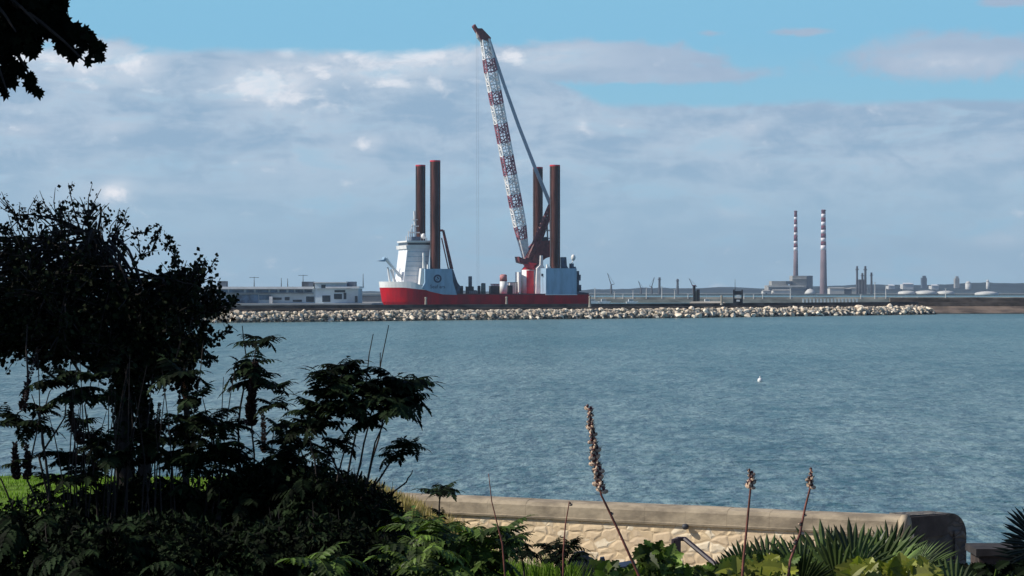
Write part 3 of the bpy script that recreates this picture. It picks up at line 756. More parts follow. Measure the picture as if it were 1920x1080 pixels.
# bow crane
bc = MB(); bc.tube([LP(762, 529, -5), LP(722, 486, -5)], [1.2, .9], 4); bc = bc.build('bow_crane', M_WHITE, ship)
cyl(bc, 'outer_beam', M_GREYW, LP(750, 519, 4), LP(724, 484, 4), .8)
cyl(bc, 'strut', M_WHITE, LP(731, 528, -5), LP(727, 501, -5), .6); cyl(bc, 'strut', M_WHITE, LP(741, 528, -5), LP(733, 505, -5), .7); cyl(bc, 'strut', M_WHITE, LP(738, 528, 3), LP(737, 503, 3), .5)
face(MB(), [(709, 489), (720, 486.5), (722, 481.5), (724, 486), (722, 490.5)], -7, 6).build('boom_tip', M_GREYW, bc)
# aft details
face(MB(), [(1052, 503), (1052, 482), (1062, 482), (1063, 498), (1066, 503)], -12, 6).build('winch_house', M_BLUEST, ship)
for a, b_, y0, y1 in ((1072, 1076, 494, 505), (1076, 1080, 500, 512), (1082, 1089, 515, 526), (1082, 1090, 534, 546), (1081, 1086, 508, 552)):
    face(MB(), [(a, y1), (a, y0), (b_, y0), (b_, y1)], -15, 5).build('deck_machinery', M_BLUEST, ship)
q = MB(); q.sm = True; q.ball(LP(1075, 483, -10), 1.5, 1.5, 2.0, 10, 8); q.tube([LP(1071, 496, -10), LP(1075, 487, -10)], .3, 6); q.build('satellite_dome', M_WHITE, ship)
for px, y0, y1 in ((1027, 496, 503), (1031, 500, 504), (803, 496, 504), (1044, 500, 504)): face(MB(), [(px - 1.3, y1), (px - 1.3, y0), (px + 1.3, y0), (px + 1.3, y1)], -17, 2).build('jack_cover', M_WHITE, ship)
# deck rails, small things along the deck
face(MB(), [(1081, 552.8), (1081, 547), (1104, 549), (1104, 552.8)], -6, 10).build('deck_machinery', M_BLUEST, ship)

# ---- main crane
yc = 2.0
cr = MB(); cr.sm = True
pc = LP(992, 551, yc); zt = LZ(992, 506, yc)
cr.tube([(pc.x, yc, 7.9), (pc.x, yc, zt)], [5.2, 5.2], 24); ped = cr.build('crane_pedestal', M_WHITE, ship)
q = MB()
for i in range(-1, 1):
    pass
q.prism([(pc.x + 5.3 * math.cos(R(a)), yc + 5.3 * math.sin(R(a)), 8) for a in (-125, -112, -99, -86, -73)] + [(pc.x + 5.0 * math.cos(R(a)), yc + 5.0 * math.sin(R(a)), 8) for a in (-73, -99, -125)], (0, 0, zt - 8.4)); q.build('red_panel', M_BRIGHTRED, ped)
face(MB(), [(973, 548), (973, 510), (976.5, 510), (976.5, 548)], yc - 5, 8).build('ladder_tower', M_WHITE, ship)
q = MB(); q.sm = True; q.tube([(pc.x + .4, yc, zt), (pc.x + .4, yc, zt + 2.2), (pc.x + .6, yc, zt + 4.3)], [5.3, 3.4, 5.6], 24); q.build('slew_ring', M_BRIGHTRED, ped)
face(MB(), [(1005, 551), (1007, 503), (1013, 497), (1014, 479), (1018, 479), (1018.5, 497), (1022, 503), (1022, 551)], -6, 8).build('exhaust_casing', M_WHITE, ship)
ch = face(MB(), [(975, 492), (973, 481), (985, 486), (993, 470), (1004, 456), (1012, 452), (1036, 450), (1044, 460), (1044, 478), (1024, 484), (1016, 490), (1012, 495), (985, 495)], yc - 4.5, 9).build('crane_house', M_MAROON, ship)
face(MB(), [(1012, 500), (1002, 492), (1014, 492)], yc - 3, 5).build('counterweight', M_MAROON, ch)
face(MB(), [(1016, 462), (1018, 446), (1026, 444), (1030, 460)], yc - 3, 6).build('winch_frame', M_DARKST, ch)
def lattice(mb, a, b_, w0, w1, n, r, side=None, col=None):
    a = Vector(a); b_ = Vector(b_); ax = (b_ - a).normalized(); sd = Vector((0, 1, 0)); nn = ax.cross(sd).normalized()
    def corner(t, i):
        wd = w0 + (w1 - w0) * t if not callable(w0) else w0(t)
        sx_, sy_ = ((-1, -1), (1, -1), (1, 1), (-1, 1))[i]
        return a.lerp(b_, t) + nn * sx_ * wd / 2 + sd * sy_ * wd / 2
    for k in range(n):
        t0, t1 = k / n, (k + 1) / n
        if col: mb.cur = col((t0 + t1) / 2)
        for i in range(4):
            mb.tube([corner(t0, i), corner(t1, i)], r, 5, False)
            j = (i + 1) % 4
            mb.tube([corner(t0, i), corner(t0, j)], r * .7, 4, False)
            if k % 2: mb.tube([corner(t0, i), corner(t1, j)], r * .7, 4, False)
            else: mb.tube([corner(t0, j), corner(t1, i)], r * .7, 4, False)
    mb.cur = 0
foot = LP(986, 484, yc); head = LP(909, 74, yc)
def bw_(t):
    if t < .16: return 2.8 + (6.2 - 2.8) * t / .16
    if t > .86: return 6.2 - (6.2 - 4.2) * (t - .86) / .14
    return 6.2
M_BOOMW = mat('boom_white_paint', (0.88, 0.87, 0.85), 0.5, 0.1, 0.4)
M_BOOMR = mat('boom_maroon_paint', (0.36, 0.13, 0.17), 0.5, 0.25, 0.4)
q = MB(); lattice(q, foot, head, bw_, 0, 34, .56, col=lambda t: int(t * 13) % 2)
bm_ = q.build('boom', [M_BOOMW, M_BOOMR], ship)
# boom walkway and hoist machinery inside the truss
q = MB(); ax = (head - foot)
for k in range(39):
    q.cur = int((k + .5) / 39 * 13) % 2
    a = foot + ax * (k / 39) + Vector((rnd.uniform(-.6, .6), -1.2, 0)); b_ = foot + ax * ((k + 1) / 39) + Vector((rnd.uniform(-.6, .6), -1.2, 0))
    q.tube([a, b_], .36, 4)
q.build('walkway', [M_BOOMW, M_BOOMR], bm_)
q = MB(); a_ = foot + ax * .01; b_ = foot + ax * .085; q.tube([a_, b_], [1.7, 2.9], 4); q.build('foot_plate', M_BOOMW, bm_)
hd = MB(); hd.prism([LP(a, b_, yc - 2.2) for a, b_ in ((888, 49), (891, 45), (896, 53), (904, 53), (921, 71), (919, 75), (903, 76), (898, 66))], (0, 4.4, 0)); hd.build('boom_head', M_MAROON, bm_)
q = MB(); q.tube([LP(893, 56, yc), LP(897, 70, yc), LP(903, 78, yc)], [.5, 1.2, 1.0], 6); q.build('sheave_block', M_PALE, bm_)
q = MB()
for i in range(9):
    o_ = (i - 4) * .42
    a = LP(917, 74, yc) + Vector((o_ * .8, o_ * .8, 0)); b_ = LP(1034, 388, yc) + Vector((o_ * 1.1, o_ * 1.2, 0))
    mp_ = a.lerp(b_, .5) + Vector((-1.1 , 0, -1.5))
    q.tube([a, a.lerp(b_, .25) + Vector((-.8, 0, -1.1)), mp_, a.lerp(b_, .75) + Vector((-.8, 0, -1.1)), b_], .20, 4)
q.build('pendant_rope', M_ROPE, bm_)
q = MB()
for i in range(3): q.tube([LP(915 + i * 1.5, 78, yc), LP(990 + i, 470, yc - 1)], .13, 4)
q.build('luffing_rope', M_ROPE, bm_)
q = MB(); q.tube([LP(893, 58, yc), LP(894.5, 535, yc)], .07, 4); q.tube([LP(896, 70, yc), LP(898, 535, yc)], .07, 4); q.build('hoist_rope', M_ROPE, bm_)
af = MB()
lattice(af, LP(993, 486, yc - 3), LP(1034, 385, yc - 2), 3.2, 2.4, 9, .75); lattice(af, LP(997, 486, yc + 4), LP(1034, 385, yc + 3), 3.0, 2.4, 9, .7)
af.build('gantry_frame', M_MAROON, ship)
q = MB(); q.tube([LP(1031, 392, yc), LP(1034, 462, yc)], .7, 6); q.tube([LP(1026, 410, yc + 2), LP(1027, 460, yc + 2)], .5, 6); q.tube([LP(1036, 385, yc), LP(1040, 465, yc)], .6, 6)
for y in (432, 447): q.tube([LP(1018, y, yc), LP(1036, y, yc)], .45, 5)
q.build('back_stay', M_POLE, ship)
q = MB(); q.tube([LP(831, 432, -9), LP(847, 505, -9)], [.8, 1.1], 6); q.tube([LP(828, 446, -9), LP(841, 505, -9)], [.4, .4], 5); q.tube([LP(822, 432, -9), LP(831, 432, -9)], .7, 5); q.build('side_crane_boom', M_MAROON, ship)

# ---- deck cargo
def cargo(name, label, cat, px0, px1, y0, y1, m, yl=-8, shape='box', dep=5, ribs=True, grp=None):
    a, b_ = LP(px0, y1, yl), LP(px1, y0, yl)
    cx = (a.x + b_.x) / 2; hw = (b_.x - a.x) / 2; zb = 8.0; h = b_.z - zb
    wx, wy = OX + cx * cT - yl * sT, OY + cx * sT + yl * cT
    t = thing(name, label, cat, (wx, wy, zb), TH, grp)
    q = MB()
    if shape == 'box': q.box(-hw, hw, 0, dep, 0, h)
    else: q.sm = True; q.tube([(0, hw, 0), (0, hw, h)], [hw, hw * .92], 14)
    q.build('body', m, t)
    if ribs:
        q = MB()
        if shape == 'box':
            for k in range(5): xx = -hw + 2 * hw * k / 4; q.box(xx - .12, xx + .12, -.15, -.003, 0, h)
            q.box(-hw - .1, hw + .1, -.18, dep, h + .003, h + .3)
        else: q.tube([(0, hw, h), (0, hw, h + .4)], [hw * 1.05, hw * .6], 14)
        q.build('frame', M_DARKST, t)
    return t
cargo('container', 'dark container on deck right behind the bow jacking house', 'container', 859, 868, 537, 550, M_DARKST)
cargo('winch', 'dark deck winch with a thin post beside the bow container', 'winch', 877, 888, 538, 550, M_DARKST)
q = cargo('vent_post', 'thin upright steel post amidships on the open deck', 'post', 882.3, 885, 518, 538, M_BLUEST, yl=-4, ribs=False)
cargo('pallet_stack', 'pale grey pallet stack on deck under the thin post', 'pallets', 879, 894, 545, 553, M_QUAY, yl=-12)
cargo('tank', 'dark green upright tank on deck left of grey one', 'tank', 896, 902, 537, 553, M_DARKST, yl=-12, shape='cyl')
cargo('tank', 'grey green upright tank on deck amidships', 'tank', 903, 912, 532, 553, M_GREENST, yl=-12, shape='cyl')
cargo('container', 'long dark container on deck left of the red topped tank', 'container', 921, 939, 537, 551, M_DARKST, yl=-8)
cargo('container', 'dark container on deck just right of the red topped tank', 'container', 953, 961, 536, 551, M_DARKST, yl=-8)
cargo('container', 'white container on deck beside the crane pedestal', 'container', 956, 972, 530, 548, M_WHITE, yl=0)
cargo('container', 'low white container seen behind dark deck cargo', 'container', 924, 936, 533, 540, M_WHITE, yl=4)
t = cargo('striped_tank', 'white tank with a red top standing on the ship deck', 'tank', 939, 953, 527, 552, M_WHITE, yl=-12, shape='cyl', ribs=False)
hw = (LX(953, -12) - LX(939, -12)) / 2
q = MB(); q.sm = True; zt_ = LZ(946, 527, -12) - 8; q.tube([(0, hw, zt_ + .003), (0, hw, zt_ + 3.6), (0, hw, zt_ + 4.2)], [hw * .97, hw * .93, hw * .6], 14); q.build('red_top', mat('faded_red_paint', (0.55, 0.22, 0.22), 0.6, 0.2, 0.5), t)

# ------------------------------------------------------------------ sea wall
def stone_mat(name, cols, mortar, sx, sz, bump=0.03):
    m = bpy.data.materials.new(name); m.use_nodes = True; nt = m.node_tree; b = nt.nodes['Principled BSDF']; g = G(nt)
    tc = g.n('ShaderNodeTexCoord'); sp = g.n('ShaderNodeSeparateXYZ'); g.put(sp.inputs[0], tc.outputs['Object'])
    wob = g.n('ShaderNodeVectorMath', operation='MULTIPLY_ADD')
    nz = g.n('ShaderNodeTexNoise'); nz.inputs['Scale'].default_value = 2.5; g.put(nz.inputs['Vector'], tc.outputs['Object'])
    v = g.comb(g.add(g.mul(sp.outputs[0], sx), g.mul(nz.outputs[0], 1.6)), g.mul(sp.outputs[1], sx), g.add(g.mul(sp.outputs[2], sz), g.mul(nz.outputs[0], 1.3)))
    v1 = g.n('ShaderNodeTexVoronoi'); v1.inputs['Scale'].default_value = 1; v1.inputs['Randomness'].default_value = .8; g.put(v1.inputs['Vector'], v)
    v2 = g.n('ShaderNodeTexVoronoi', feature='DISTANCE_TO_EDGE'); v2.inputs['Scale'].default_value = 1; v2.inputs['Randomness'].default_value = .8; g.put(v2.inputs['Vector'], v)
    s3 = g.n('ShaderNodeSeparateColor'); g.put(s3.inputs[0], v1.outputs['Color'])
    c = g.mix(s3.outputs[0], cols[0], cols[1]); c = g.mix(g.ss(s3.outputs[1], .55, .9), c, cols[2])
    fn = g.noise(tc.outputs['Object'], 9, 5, .65)
    c = g.mix(g.ss(fn, .3, .7, 0, .45), c, mortar); c = g.mix(g.ss(g.noise(tc.outputs['Object'], 1.1, 5), .5, .75, 0, .4), c, tuple(x * .55 for x in mortar))
    e = g.ss(v2.outputs[0], .0, .07)
    c = g.mix(e, mortar, c)
    g.put(b.inputs['Base Color'], c); b.inputs['Roughness'].default_value = .92
    bn = g.n('ShaderNodeBump'); bn.inputs['Distance'].default_value = bump
    g.put(bn.inputs['Height'], g.add(g.mul(g.ss(v2.outputs[0], 0, .25), 1.0), g.mul(fn, .5))); g.put(b.inputs['Normal'], bn.outputs[0])
    return m
M_RUBBLE = stone_mat('cream_rubble_stone', ((.82, .64, .40), (.66, .52, .36), (.86, .75, .56)), (.60, .46, .29), 3.5, 5.6, .014)
M_RUBBLE2 = stone_mat('shaded_rubble_stone', ((.13, .12, .11), (.18, .165, .14), (.09, .088, .085)), (.06, .055, .05), 2.9, 5.0, .03)  # much darker rubble stone: the return wall's shade is put into its colours
M_COPE = mat('weathered_coping', (0.37, 0.305, 0.215), 0.95, 0.14, 3.2, 0.012, 11, col2=(0.20, 0.165, 0.12), stretch=(.5, 1, 1))
A = P(640, 925, 44.9); B = P(1690, 966, 39.9)
A.z = B.z = 0
wd = (B - A).normalized(); wlen = (B - A).length; wn_ = Vector((wd.y, -wd.x, 0))   # towards camera
ztop = CAMZ - (945 - HOR) / F * 42.3
wall = thing('sea_wall', 'long cream stone sea wall with smooth grey brown coping', 'wall', (A.x, A.y, 0), math.atan2(wd.y, wd.x))
q = MB(); q.box(0, wlen + .1, 0, .5, 3.6, ztop - .35)
# the face gets real relief
q.build('stone_face', M_RUBBLE, wall)
q = MB(); nseg = 14
cp = [(-.05, ztop - .349), (-.06, ztop - .31), (-.045, ztop - .30), (-.04, ztop - .10), (0.02, ztop - .03), (.15, ztop), (.38, ztop), (.5, ztop - .05), (.56, ztop - .2), (.56, ztop - .349)]
for i in range(nseg):
    x0, x1 = wlen * i / nseg + .0015, wlen * (i + 1) / nseg - .0015
    dz = rnd.uniform(-.005, .005)
    q.prism([(x0, a, b_ + (dz if b_ > ztop - .3 else 0)) for a, b_ in cp], (x1 - x0, 0, 0))
q.build('coping', M_COPE, wall)
q = MB(); q.sm = True; q.tube([(wlen - .02, .12, ztop - .2), (wlen + .10, .12, ztop - .2)], [.225, .225], 20); q.tube([(wlen + .1, .12, ztop - .2), (wlen + .115, .12, ztop - .2)], [.19, .19], 20)
q.build('round_coping_end', M_COPE, wall)
q = MB(); q.sm = True; q.ball((wlen * .645, -.1, ztop - .36), .07, .07, .06, 8, 6); q.build('drain_stub', M_DARKST, wall)
# return wall, its face turned away from the sun
Rb = P(1706, 966, 40.6); Re = P(1812, 966, 41.4); Rb.z = Re.z = 0
rd = (Re - Rb).normalized(); rl = (Re - Rb).length
zt2 = CAMZ - (966 - HOR) / F * 40.6
rw = thing('return_wall', 'dark shaded end wall with rounded top right of the sea wall', 'wall', (Rb.x, Rb.y, 0), math.atan2(rd.y, rd.x))
out = [(0, 0, 3.5), (0, 0, zt2)] + [(rl - .42 + .42 * math.sin(R(a)), 0, zt2 - .02 - .42 + .42 * math.cos(R(a))) for a in range(0, 91, 15)] + [(rl, 0, 3.5)]
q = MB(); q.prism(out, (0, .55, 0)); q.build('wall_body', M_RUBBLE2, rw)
q = MB(); q.box(-.05, rl * .62, -.06, -.003, zt2 - .42, zt2 - .03); q.build('coping', mat('shaded_coping', (0.07, 0.06, 0.055), .9, .2, 2, .02, 10), rw)  # coping colour darkened to carry the wall's shade
q = MB(); q.box(rl - .34, rl - .18, -.05, -.003, 3.5, zt2 - .35, ); q.build('buttress', M_RUBBLE2, rw)
# dry grass on the bank where the wall meets the lawn
def blades(mb, c, n, rad, h, w_, lean=.35, colr=None):
    for i in range(n):
        a = rnd.uniform(0, 6.28); r_ = rad * math.sqrt(rnd.random()); b0 = c + Vector((math.cos(a) * r_, math.sin(a) * r_, 0))
        hh = h * rnd.uniform(.5, 1.1); la = rnd.uniform(0, 6.28); ln = Vector((math.cos(la), math.sin(la), 0)) * hh * lean * rnd.random()
        sd = Vector((rnd.uniform(-1, 1), rnd.uniform(-1, 1), 0)).normalized() * w_ / 2
        p1 = b0 + ln * .35 + Vector((0, 0, hh * .6)); p2 = b0 + ln + Vector((0, 0, hh))
        i0 = len(mb.v); mb.v += [tuple(b0 - sd), tuple(b0 + sd), tuple(p1 + sd * .8), tuple(p1 - sd * .8), tuple(p2)]
        mb.face([i0, i0 + 1, i0 + 2, i0 + 3]); mb.face([i0 + 3, i0 + 2, i0 + 4])
M_DRY = mat('dry_grass', (0.42, 0.33, 0.17), 0.9, 0.15, 1.5, island=.3, trans=.3, spec=.1)
M_BRIGHTG = mat('bright_grass', (0.16, 0.26, 0.035), 0.8, 0.2, 1.5, island=.4, trans=.35, spec=.15)
q = MB()
for i in range(260):
    x = rnd.uniform(-3.0, -1.0); y = 42.4 + rnd.uniform(-1.6, .7) - x * .45
    blades(q, Vector((x, y, gz(x, y) - .02)), 12, .18, .34, .022)
tag(q.build('dry_grass', M_DRY), 'straw coloured dry grass at the lawn edge where the sea wall begins', 'grass', kind='stuff')
q = MB()
for i in range(2600):
    x = rnd.uniform(-10.5, -.2); y = rnd.uniform(29, 45.6)
    blades(q, Vector((x, y, gz(x, y) - .02)), 5, .2, .09, .02)
tag(q.build('grass', M_BRIGHTG), 'bright green mown grass tufts covering the sunlit lawn', 'grass', kind='stuff')

lw = thing('low_wall', 'dark brown low wall under the palm fronds at the bottom right', 'wall', P(1930, 1130, 21))
q = MB(); a = P(1836, 1042, 21) - P(1930, 1130, 21); q.box(a.x, 1.6, 0, .4, -.9, a.z); q.build('wall_body', mat('dark_brown_masonry', (0.05, 0.035, 0.03), .95, .35, 3, .02, 12), lw)
q = MB(); q.box(a.x - .04, 1.6, -.05, .45, a.z + .002, a.z + .07); q.build('coping', mat('dark_brown_coping', (0.035, 0.03, 0.03), .95, .35, 3), lw)
# handrail and bench
M_IRON = mat('dark_painted_iron', (0.035, 0.025, 0.035), 0.5, 0.2, 3)
hr = thing('handrail', 'dark metal handrail sloping down in front of the sea wall', 'handrail', P(1275, 1080, 35))
o0 = P(1275, 1080, 35); hp = lambda px, py, D=35: P(px, py, D) - o0
q = MB(); a = hp(1271, 1013); q.box(a.x - .045, a.x + .045, -.045, .045, -.8, a.z); q.build('post', M_IRON, hr)
q = MB(); q.tube([hp(1263, 1030), hp(1263, 1013), hp(1271, 1010.5), hp(1284, 1010.5), hp(1336, 1054, 34.5), hp(1380, 1092, 34)], .04, 8); q.build('rail', M_IRON, hr)
q = MB(); a = hp(1345, 1062, 34.4); q.box(a.x - .04, a.x + .04, a.y - .04, a.y + .04, -1.0, a.z); q.build('post', M_IRON, hr)
M_BENCH = mat('dark_blue_bench_paint', (0.012, 0.022, 0.05), 0.5, 0.2, 3)
b0 = P(1110, 1140, 24); bn_ = thing('garden_bench', 'dark blue slatted bench half hidden in shade below the sea wall', 'bench', b0)
hb = lambda px, py, D=24: P(px, py, D) - b0
q = MB(); q.prism([hb(a, b_) for a, b_ in ((1062, 1100), (1066, 1052), (1078, 1036), (1094, 1033), (1104, 1044), (1112, 1047), (1119, 1054), (1122, 1100))], (0, .05, 0)); q.build('backrest', M_BENCH, bn_)
q = MB(); q.prism([hb(a, b_) for a, b_ in ((1123, 1100), (1124, 1056), (1126, 1046), (1133, 1045), (1136, 1053), (1137, 1100))], (0, .09, 0)); q.build('armrest', M_BENCH, bn_)
q = MB(); q.prism([hb(a, b_) for a, b_ in ((1138, 1100), (1138, 1066), (1170, 1062), (1192, 1058), (1196, 1066), (1200, 1100))], (0, .4, 0)); q.build('seat', M_BENCH, bn_)
for k in range(7):
    q = MB(); a = hb(1070 + k * 7, 1060); q.box(a.x, a.x + .02, -.02, -.002, a.z - .3, a.z); q.build('slat', M_IRON, bn_)
for px in (1068, 1130, 1192):
    q = MB(); a = hb(px, 1100); q.box(a.x - .03, a.x + .03, 0, .06, -.75, a.z + .02); q.build('leg', M_BENCH, bn_)

# ------------------------------------------------------------------ plants
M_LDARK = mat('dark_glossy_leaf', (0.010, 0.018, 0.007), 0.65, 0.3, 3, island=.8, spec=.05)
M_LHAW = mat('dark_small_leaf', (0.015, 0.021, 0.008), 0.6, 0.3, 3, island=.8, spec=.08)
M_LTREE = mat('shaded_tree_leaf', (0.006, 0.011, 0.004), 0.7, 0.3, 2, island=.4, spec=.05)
M_BARK = mat('dark_bark', (0.028, 0.021, 0.016), 0.9, 0.3, 8)
M_STEM = mat('brown_plant_stem', (0.025, 0.016, 0.012), 0.8, 0.3, 10)
M_REDSTEM = mat('reddish_flower_stem', (0.20, 0.065, 0.045), 0.7, 0.3, 15)
M_SPIKE = mat('dark_seed_spike', (0.05, 0.025, 0.022), 0.8, 0.3, 20, island=.5)
M_COPPER = mat('copper_seed_spike', (0.42, 0.17, 0.075), 0.8, 0.2, 20, island=.5)
M_LGREEN = mat('fresh_green_leaf', (0.15, 0.235, 0.04), 0.5, 0.3, 3, island=.6, spec=.3, trans=.25)
M_LYEL = mat('yellow_green_leaf', (0.30, 0.32, 0.045), 0.5, 0.25, 3, island=.3, spec=.4, trans=.3)
M_LMID = mat('mid_green_leaf', (0.070, 0.120, 0.022), 0.55, 0.3, 3, island=.6, spec=.22, trans=.15)
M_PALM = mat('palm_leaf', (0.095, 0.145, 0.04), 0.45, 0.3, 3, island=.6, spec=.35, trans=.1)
M_PALMD = mat('shaded_palm_leaf', (0.012, 0.018, 0.012), 0.5, 0.3, 3, island=.5, spec=.3)  # darker copy of the palm leaf, with shade painted into the colour
M_BRACT = mat('pale_flower_bract', (0.60, 0.44, 0.31), 0.7, 0.2, 20, island=.3)
M_HOOD = mat('maroon_flower_hood', (0.10, 0.035, 0.035), 0.6, 0.3, 20, island=.4)

def leaflet(mb, a, d, n, L_, W_, teeth=4, fold=.25, droop=.15):
    """toothed leaflet from a along d, normal n"""
    d = d.normalized(); s = d.cross(n).normalized(); n = s.cross(d)
    i0 = len(mb.v); mid = []; 
    K = teeth
    cen = [a + d * (L_ * k / K) - n * droop * L_ * (k / K) ** 2 for k in range(K + 1)]
    for c in cen: mb.v.append(tuple(c))
    for sg in (-1, 1):
        prev = i0
        j0 = len(mb.v); 
        for k in range(K):
            t = (k + .75) / K
            wv = W_ * math.sin(math.pi * min(1, t ** .8 * .95 + .04)) * .5
            c = cen[k].lerp(cen[k + 1], .9)
            mb.v.append(tuple(c + s * sg * wv + n * fold * wv))
            c2 = cen[k].lerp(cen[k + 1], .95)
            mb.v.append(tuple(c2 + s * sg * wv * .55 + n * fold * wv * .55))
        for k in range(K):
            o1, o2 = j0 + 2 * k, j0 + 2 * k + 1
            f = [i0 + k, i0 + k + 1, o2, o1] if k == 0 else [i0 + k, i0 + k + 1, o2, o1, o2 - 2]
            mb.face(f if sg > 0 else f[::-1])

def pinnate(mb, a, d, L_, pairs=5, droop=.5, lw=.46, up=Vector((0, 0, 1))):
    """pinnate leaf with drooping rachis"""
    d = d.normalized(); pts = []; p = a.copy(); dd = d.copy(); K = pairs * 2
    for k in range(K + 1):
        pts.append(p.copy()); p = p + dd * (L_ / K); dd = (dd + Vector((0, 0, -droop / K * 1.6))).normalized()
    mb.tube(pts, [L_ * .012] * len(pts), 3, False)
    for k in range(2, K + 1, 2):
        t = k / K; t_ = (pts[k] - pts[k - 1]).normalized(); s = t_.cross(up)
        if s.length < .05: s = Vector((1, 0, 0))
        s.normalize(); n = s.cross(t_)
        ll = L_ * lw * (0.65 + .5 * math.sin(math.pi * min(t, .95)))
        for sg in (-1, 1):
            dirn = (s * sg * .9 + t_ * .5 - Vector((0, 0, .35))).normalized()
            leaflet(mb, pts[k - 1], dirn, n, ll, ll * .58, 4)
    leaflet(mb, pts[-1], (pts[-1] - pts[-2]), Vector((0, 0, 1)) if abs(dd.z) < .9 else Vector((0, -1, 0)), L_ * lw * 1.1, L_ * lw * .6, 4)

def whorl(mb, c, n, L_, el=(-.1, .95), droop=.6, a0=None, spread=6.283):
    a0 = rnd.uniform(0, 6.28) if a0 is None else a0
    for i in range(n):
        an = a0 + spread * (i + rnd.uniform(-.25, .25)) / n; e = rnd.uniform(*el)
        d = Vector((math.cos(an) * math.cos(e), math.sin(an) * math.cos(e), math.sin(e)))
        pinnate(mb, c + rv(.01), d, L_ * rnd.uniform(.7, 1.15), 5, droop * rnd.uniform(.5, 1.3))

def spike(mb, pts, r, n, m_i=None):
    """seed spike: many small scales around a path"""
    for i in range(n):
        t = i / n; k = t * (len(pts) - 1); a = pts[int(k)].lerp(pts[min(int(k) + 1, len(pts) - 1)], k - int(k))
        an = i * 2.4; rr = r * (1 - .55 * t) ; d = Vector((math.cos(an), math.sin(an), .2)).normalized()
        rr *= rnd.uniform(.5, 1.5); c = a + d * rr * .7; s = d.cross(Vector((0, 0, 1))).normalized() * rr * .55
        i0 = len(mb.v); mb.v += [tuple(a), tuple(c - s), tuple(c + d * rr * .6 + Vector((0, 0, rr * .5))), tuple(c + s), tuple(c + Vector((0, 0, rr * .6)))]
        mb.face([i0, i0 + 1, i0 + 2, i0 + 4]); mb.face([i0, i0 + 4, i0 + 2, i0 + 3])

def bez(a, b_, c, n=8): return [a * (1 - t) ** 2 + b_ * 2 * t * (1 - t) + c * t * t for t in [i / n for i in range(n + 1)]]

# ---- big tree: a branch hangs into the picture at the top left
TX, TY = -5.9, 12.6
tr = thing('sycamore_tree', 'dark broad leaved tree whose branch hangs in at the top corner', 'tree', (TX, TY, 7.9))
tb0 = Vector((TX, TY, 7.9))
q = MB(); q.tube([Vector((0, 0, -.5)), Vector((0, 0, .2)), Vector((.1, .05, 1.6)), Vector((0, 0, 3.2)), Vector((.1, 0, 5.2)), Vector((.2, 0, 7.0))], [.34, .25, .2, .16, .1, .04], 10)
crown_c = Vector((.3, -.1, 5.0)); crown_r = Vector((2.55, 2.9, 2.7))
tips = []
for i in range(70):
    d = rv().normalized(); t_ = crown_c + Vector((d.x * crown_r.x, d.y * crown_r.y, d.z * crown_r.z)) * rnd.uniform(.6, 1)
    tips.append(t_); s0 = Vector((.05, 0, rnd.uniform(1.8, 6)))
    q.tube(bez(s0, s0.lerp(t_, .5) + Vector((0, 0, .4)), t_, 5), [.07, .06, .05, .035, .02, .01], 5, False)
vis = [(190, 92, 12), (162, 118, 11.8), (140, 62, 12), (110, 55, 12.1), (72, 172, 12), (50, 130, 12), (12, 168, 11.8), (98, 18, 12), (60, 95, 12.2), (30, 60, 11.7), (15, 110, 12), (112, 8, 12.1), (70, 45, 11.8), (5, 20, 12.2)]
vis_l = [P(a, b_, D) - tb0 for a, b_, D in vis]
root_b = P(-120, -60, 12.1) - tb0
for t_ in vis_l:
    q.tube(bez(root_b, root_b.lerp(t_, .5) + Vector((.05, 0, .12)), t_, 6), [.05, .035, .026, .018, .012, .008, .004], 5, False)
q.tube(bez(Vector((.05, 0, 2.6)), Vector((1.6, -.3, 4.2)), root_b, 6), [.1, .09, .08, .07, .065, .06, .05], 6, False)
q.build('trunk', M_BARK, tr)
LOBE = [(0, -.05), (.18, .0), (.42, -.12), (.36, .12), (.62, .22), (.40, .36), (.46, .62), (.20, .52), (0, 1.0)]
def lobed(mb, c, d, n, s):
    d = d.normalized(); sd = d.cross(n)
    if sd.length < .05: sd = d.orthogonal()
    sd.normalize(); n = sd.cross(d)
    out = [c + (d * y + sd * x + n * abs(x) * .25) * s for x, y in LOBE]; out2 = [c + (d * y - sd * x + n * abs(x) * .25) * s for x, y in LOBE[1:-1]]
    i0 = len(mb.v); mb.v += [tuple(p) for p in out] + [tuple(p) for p in out2]
    mb.face(list(range(i0, i0 + 9))); mb.face([i0] + [i0 + 9 + k for k in range(7)] + [i0 + 8])
q = MB()
for t_ in tips:
    for k in range(36):
        o_ = rv(.55); lobed(q, t_ + o_, rv() + Vector((0, 0, -.5)), rv(), rnd.uniform(.12, .19))
for i in range(1300):
    d = rv().normalized(); r_ = rnd.random() ** .4
    lobed(q, crown_c + Vector((d.x * crown_r.x, d.y * crown_r.y, d.z * crown_r.z)) * r_, rv() + Vector((0, 0, -.6)), rv(), rnd.uniform(.15, .22))
def hang(path, n, sp_, s0=.062):
    for k in range(n):
        t = rnd.random(); kk = t * (len(path) - 1); a = path[int(kk)].lerp(path[min(int(kk) + 1, len(path) - 1)], kk - int(kk))
        lobed(q, a + rv(sp_), Vector((rnd.uniform(-.5, .9), rnd.uniform(-.4, .4), rnd.uniform(-1, .1))), Vector((rnd.uniform(-.5, .5), -1, rnd.uniform(-.5, .5))), s0 * rnd.uniform(.7, 1.15))
V_ = lambda *a: [P(x, y, 12) - tb0 for x, y in a]
hang(V_((60, 30), (105, 48), (140, 55), (170, 80), (183, 98)), 75, .035)
hang(V_((100, 60), (125, 80), (150, 105)), 30, .035)
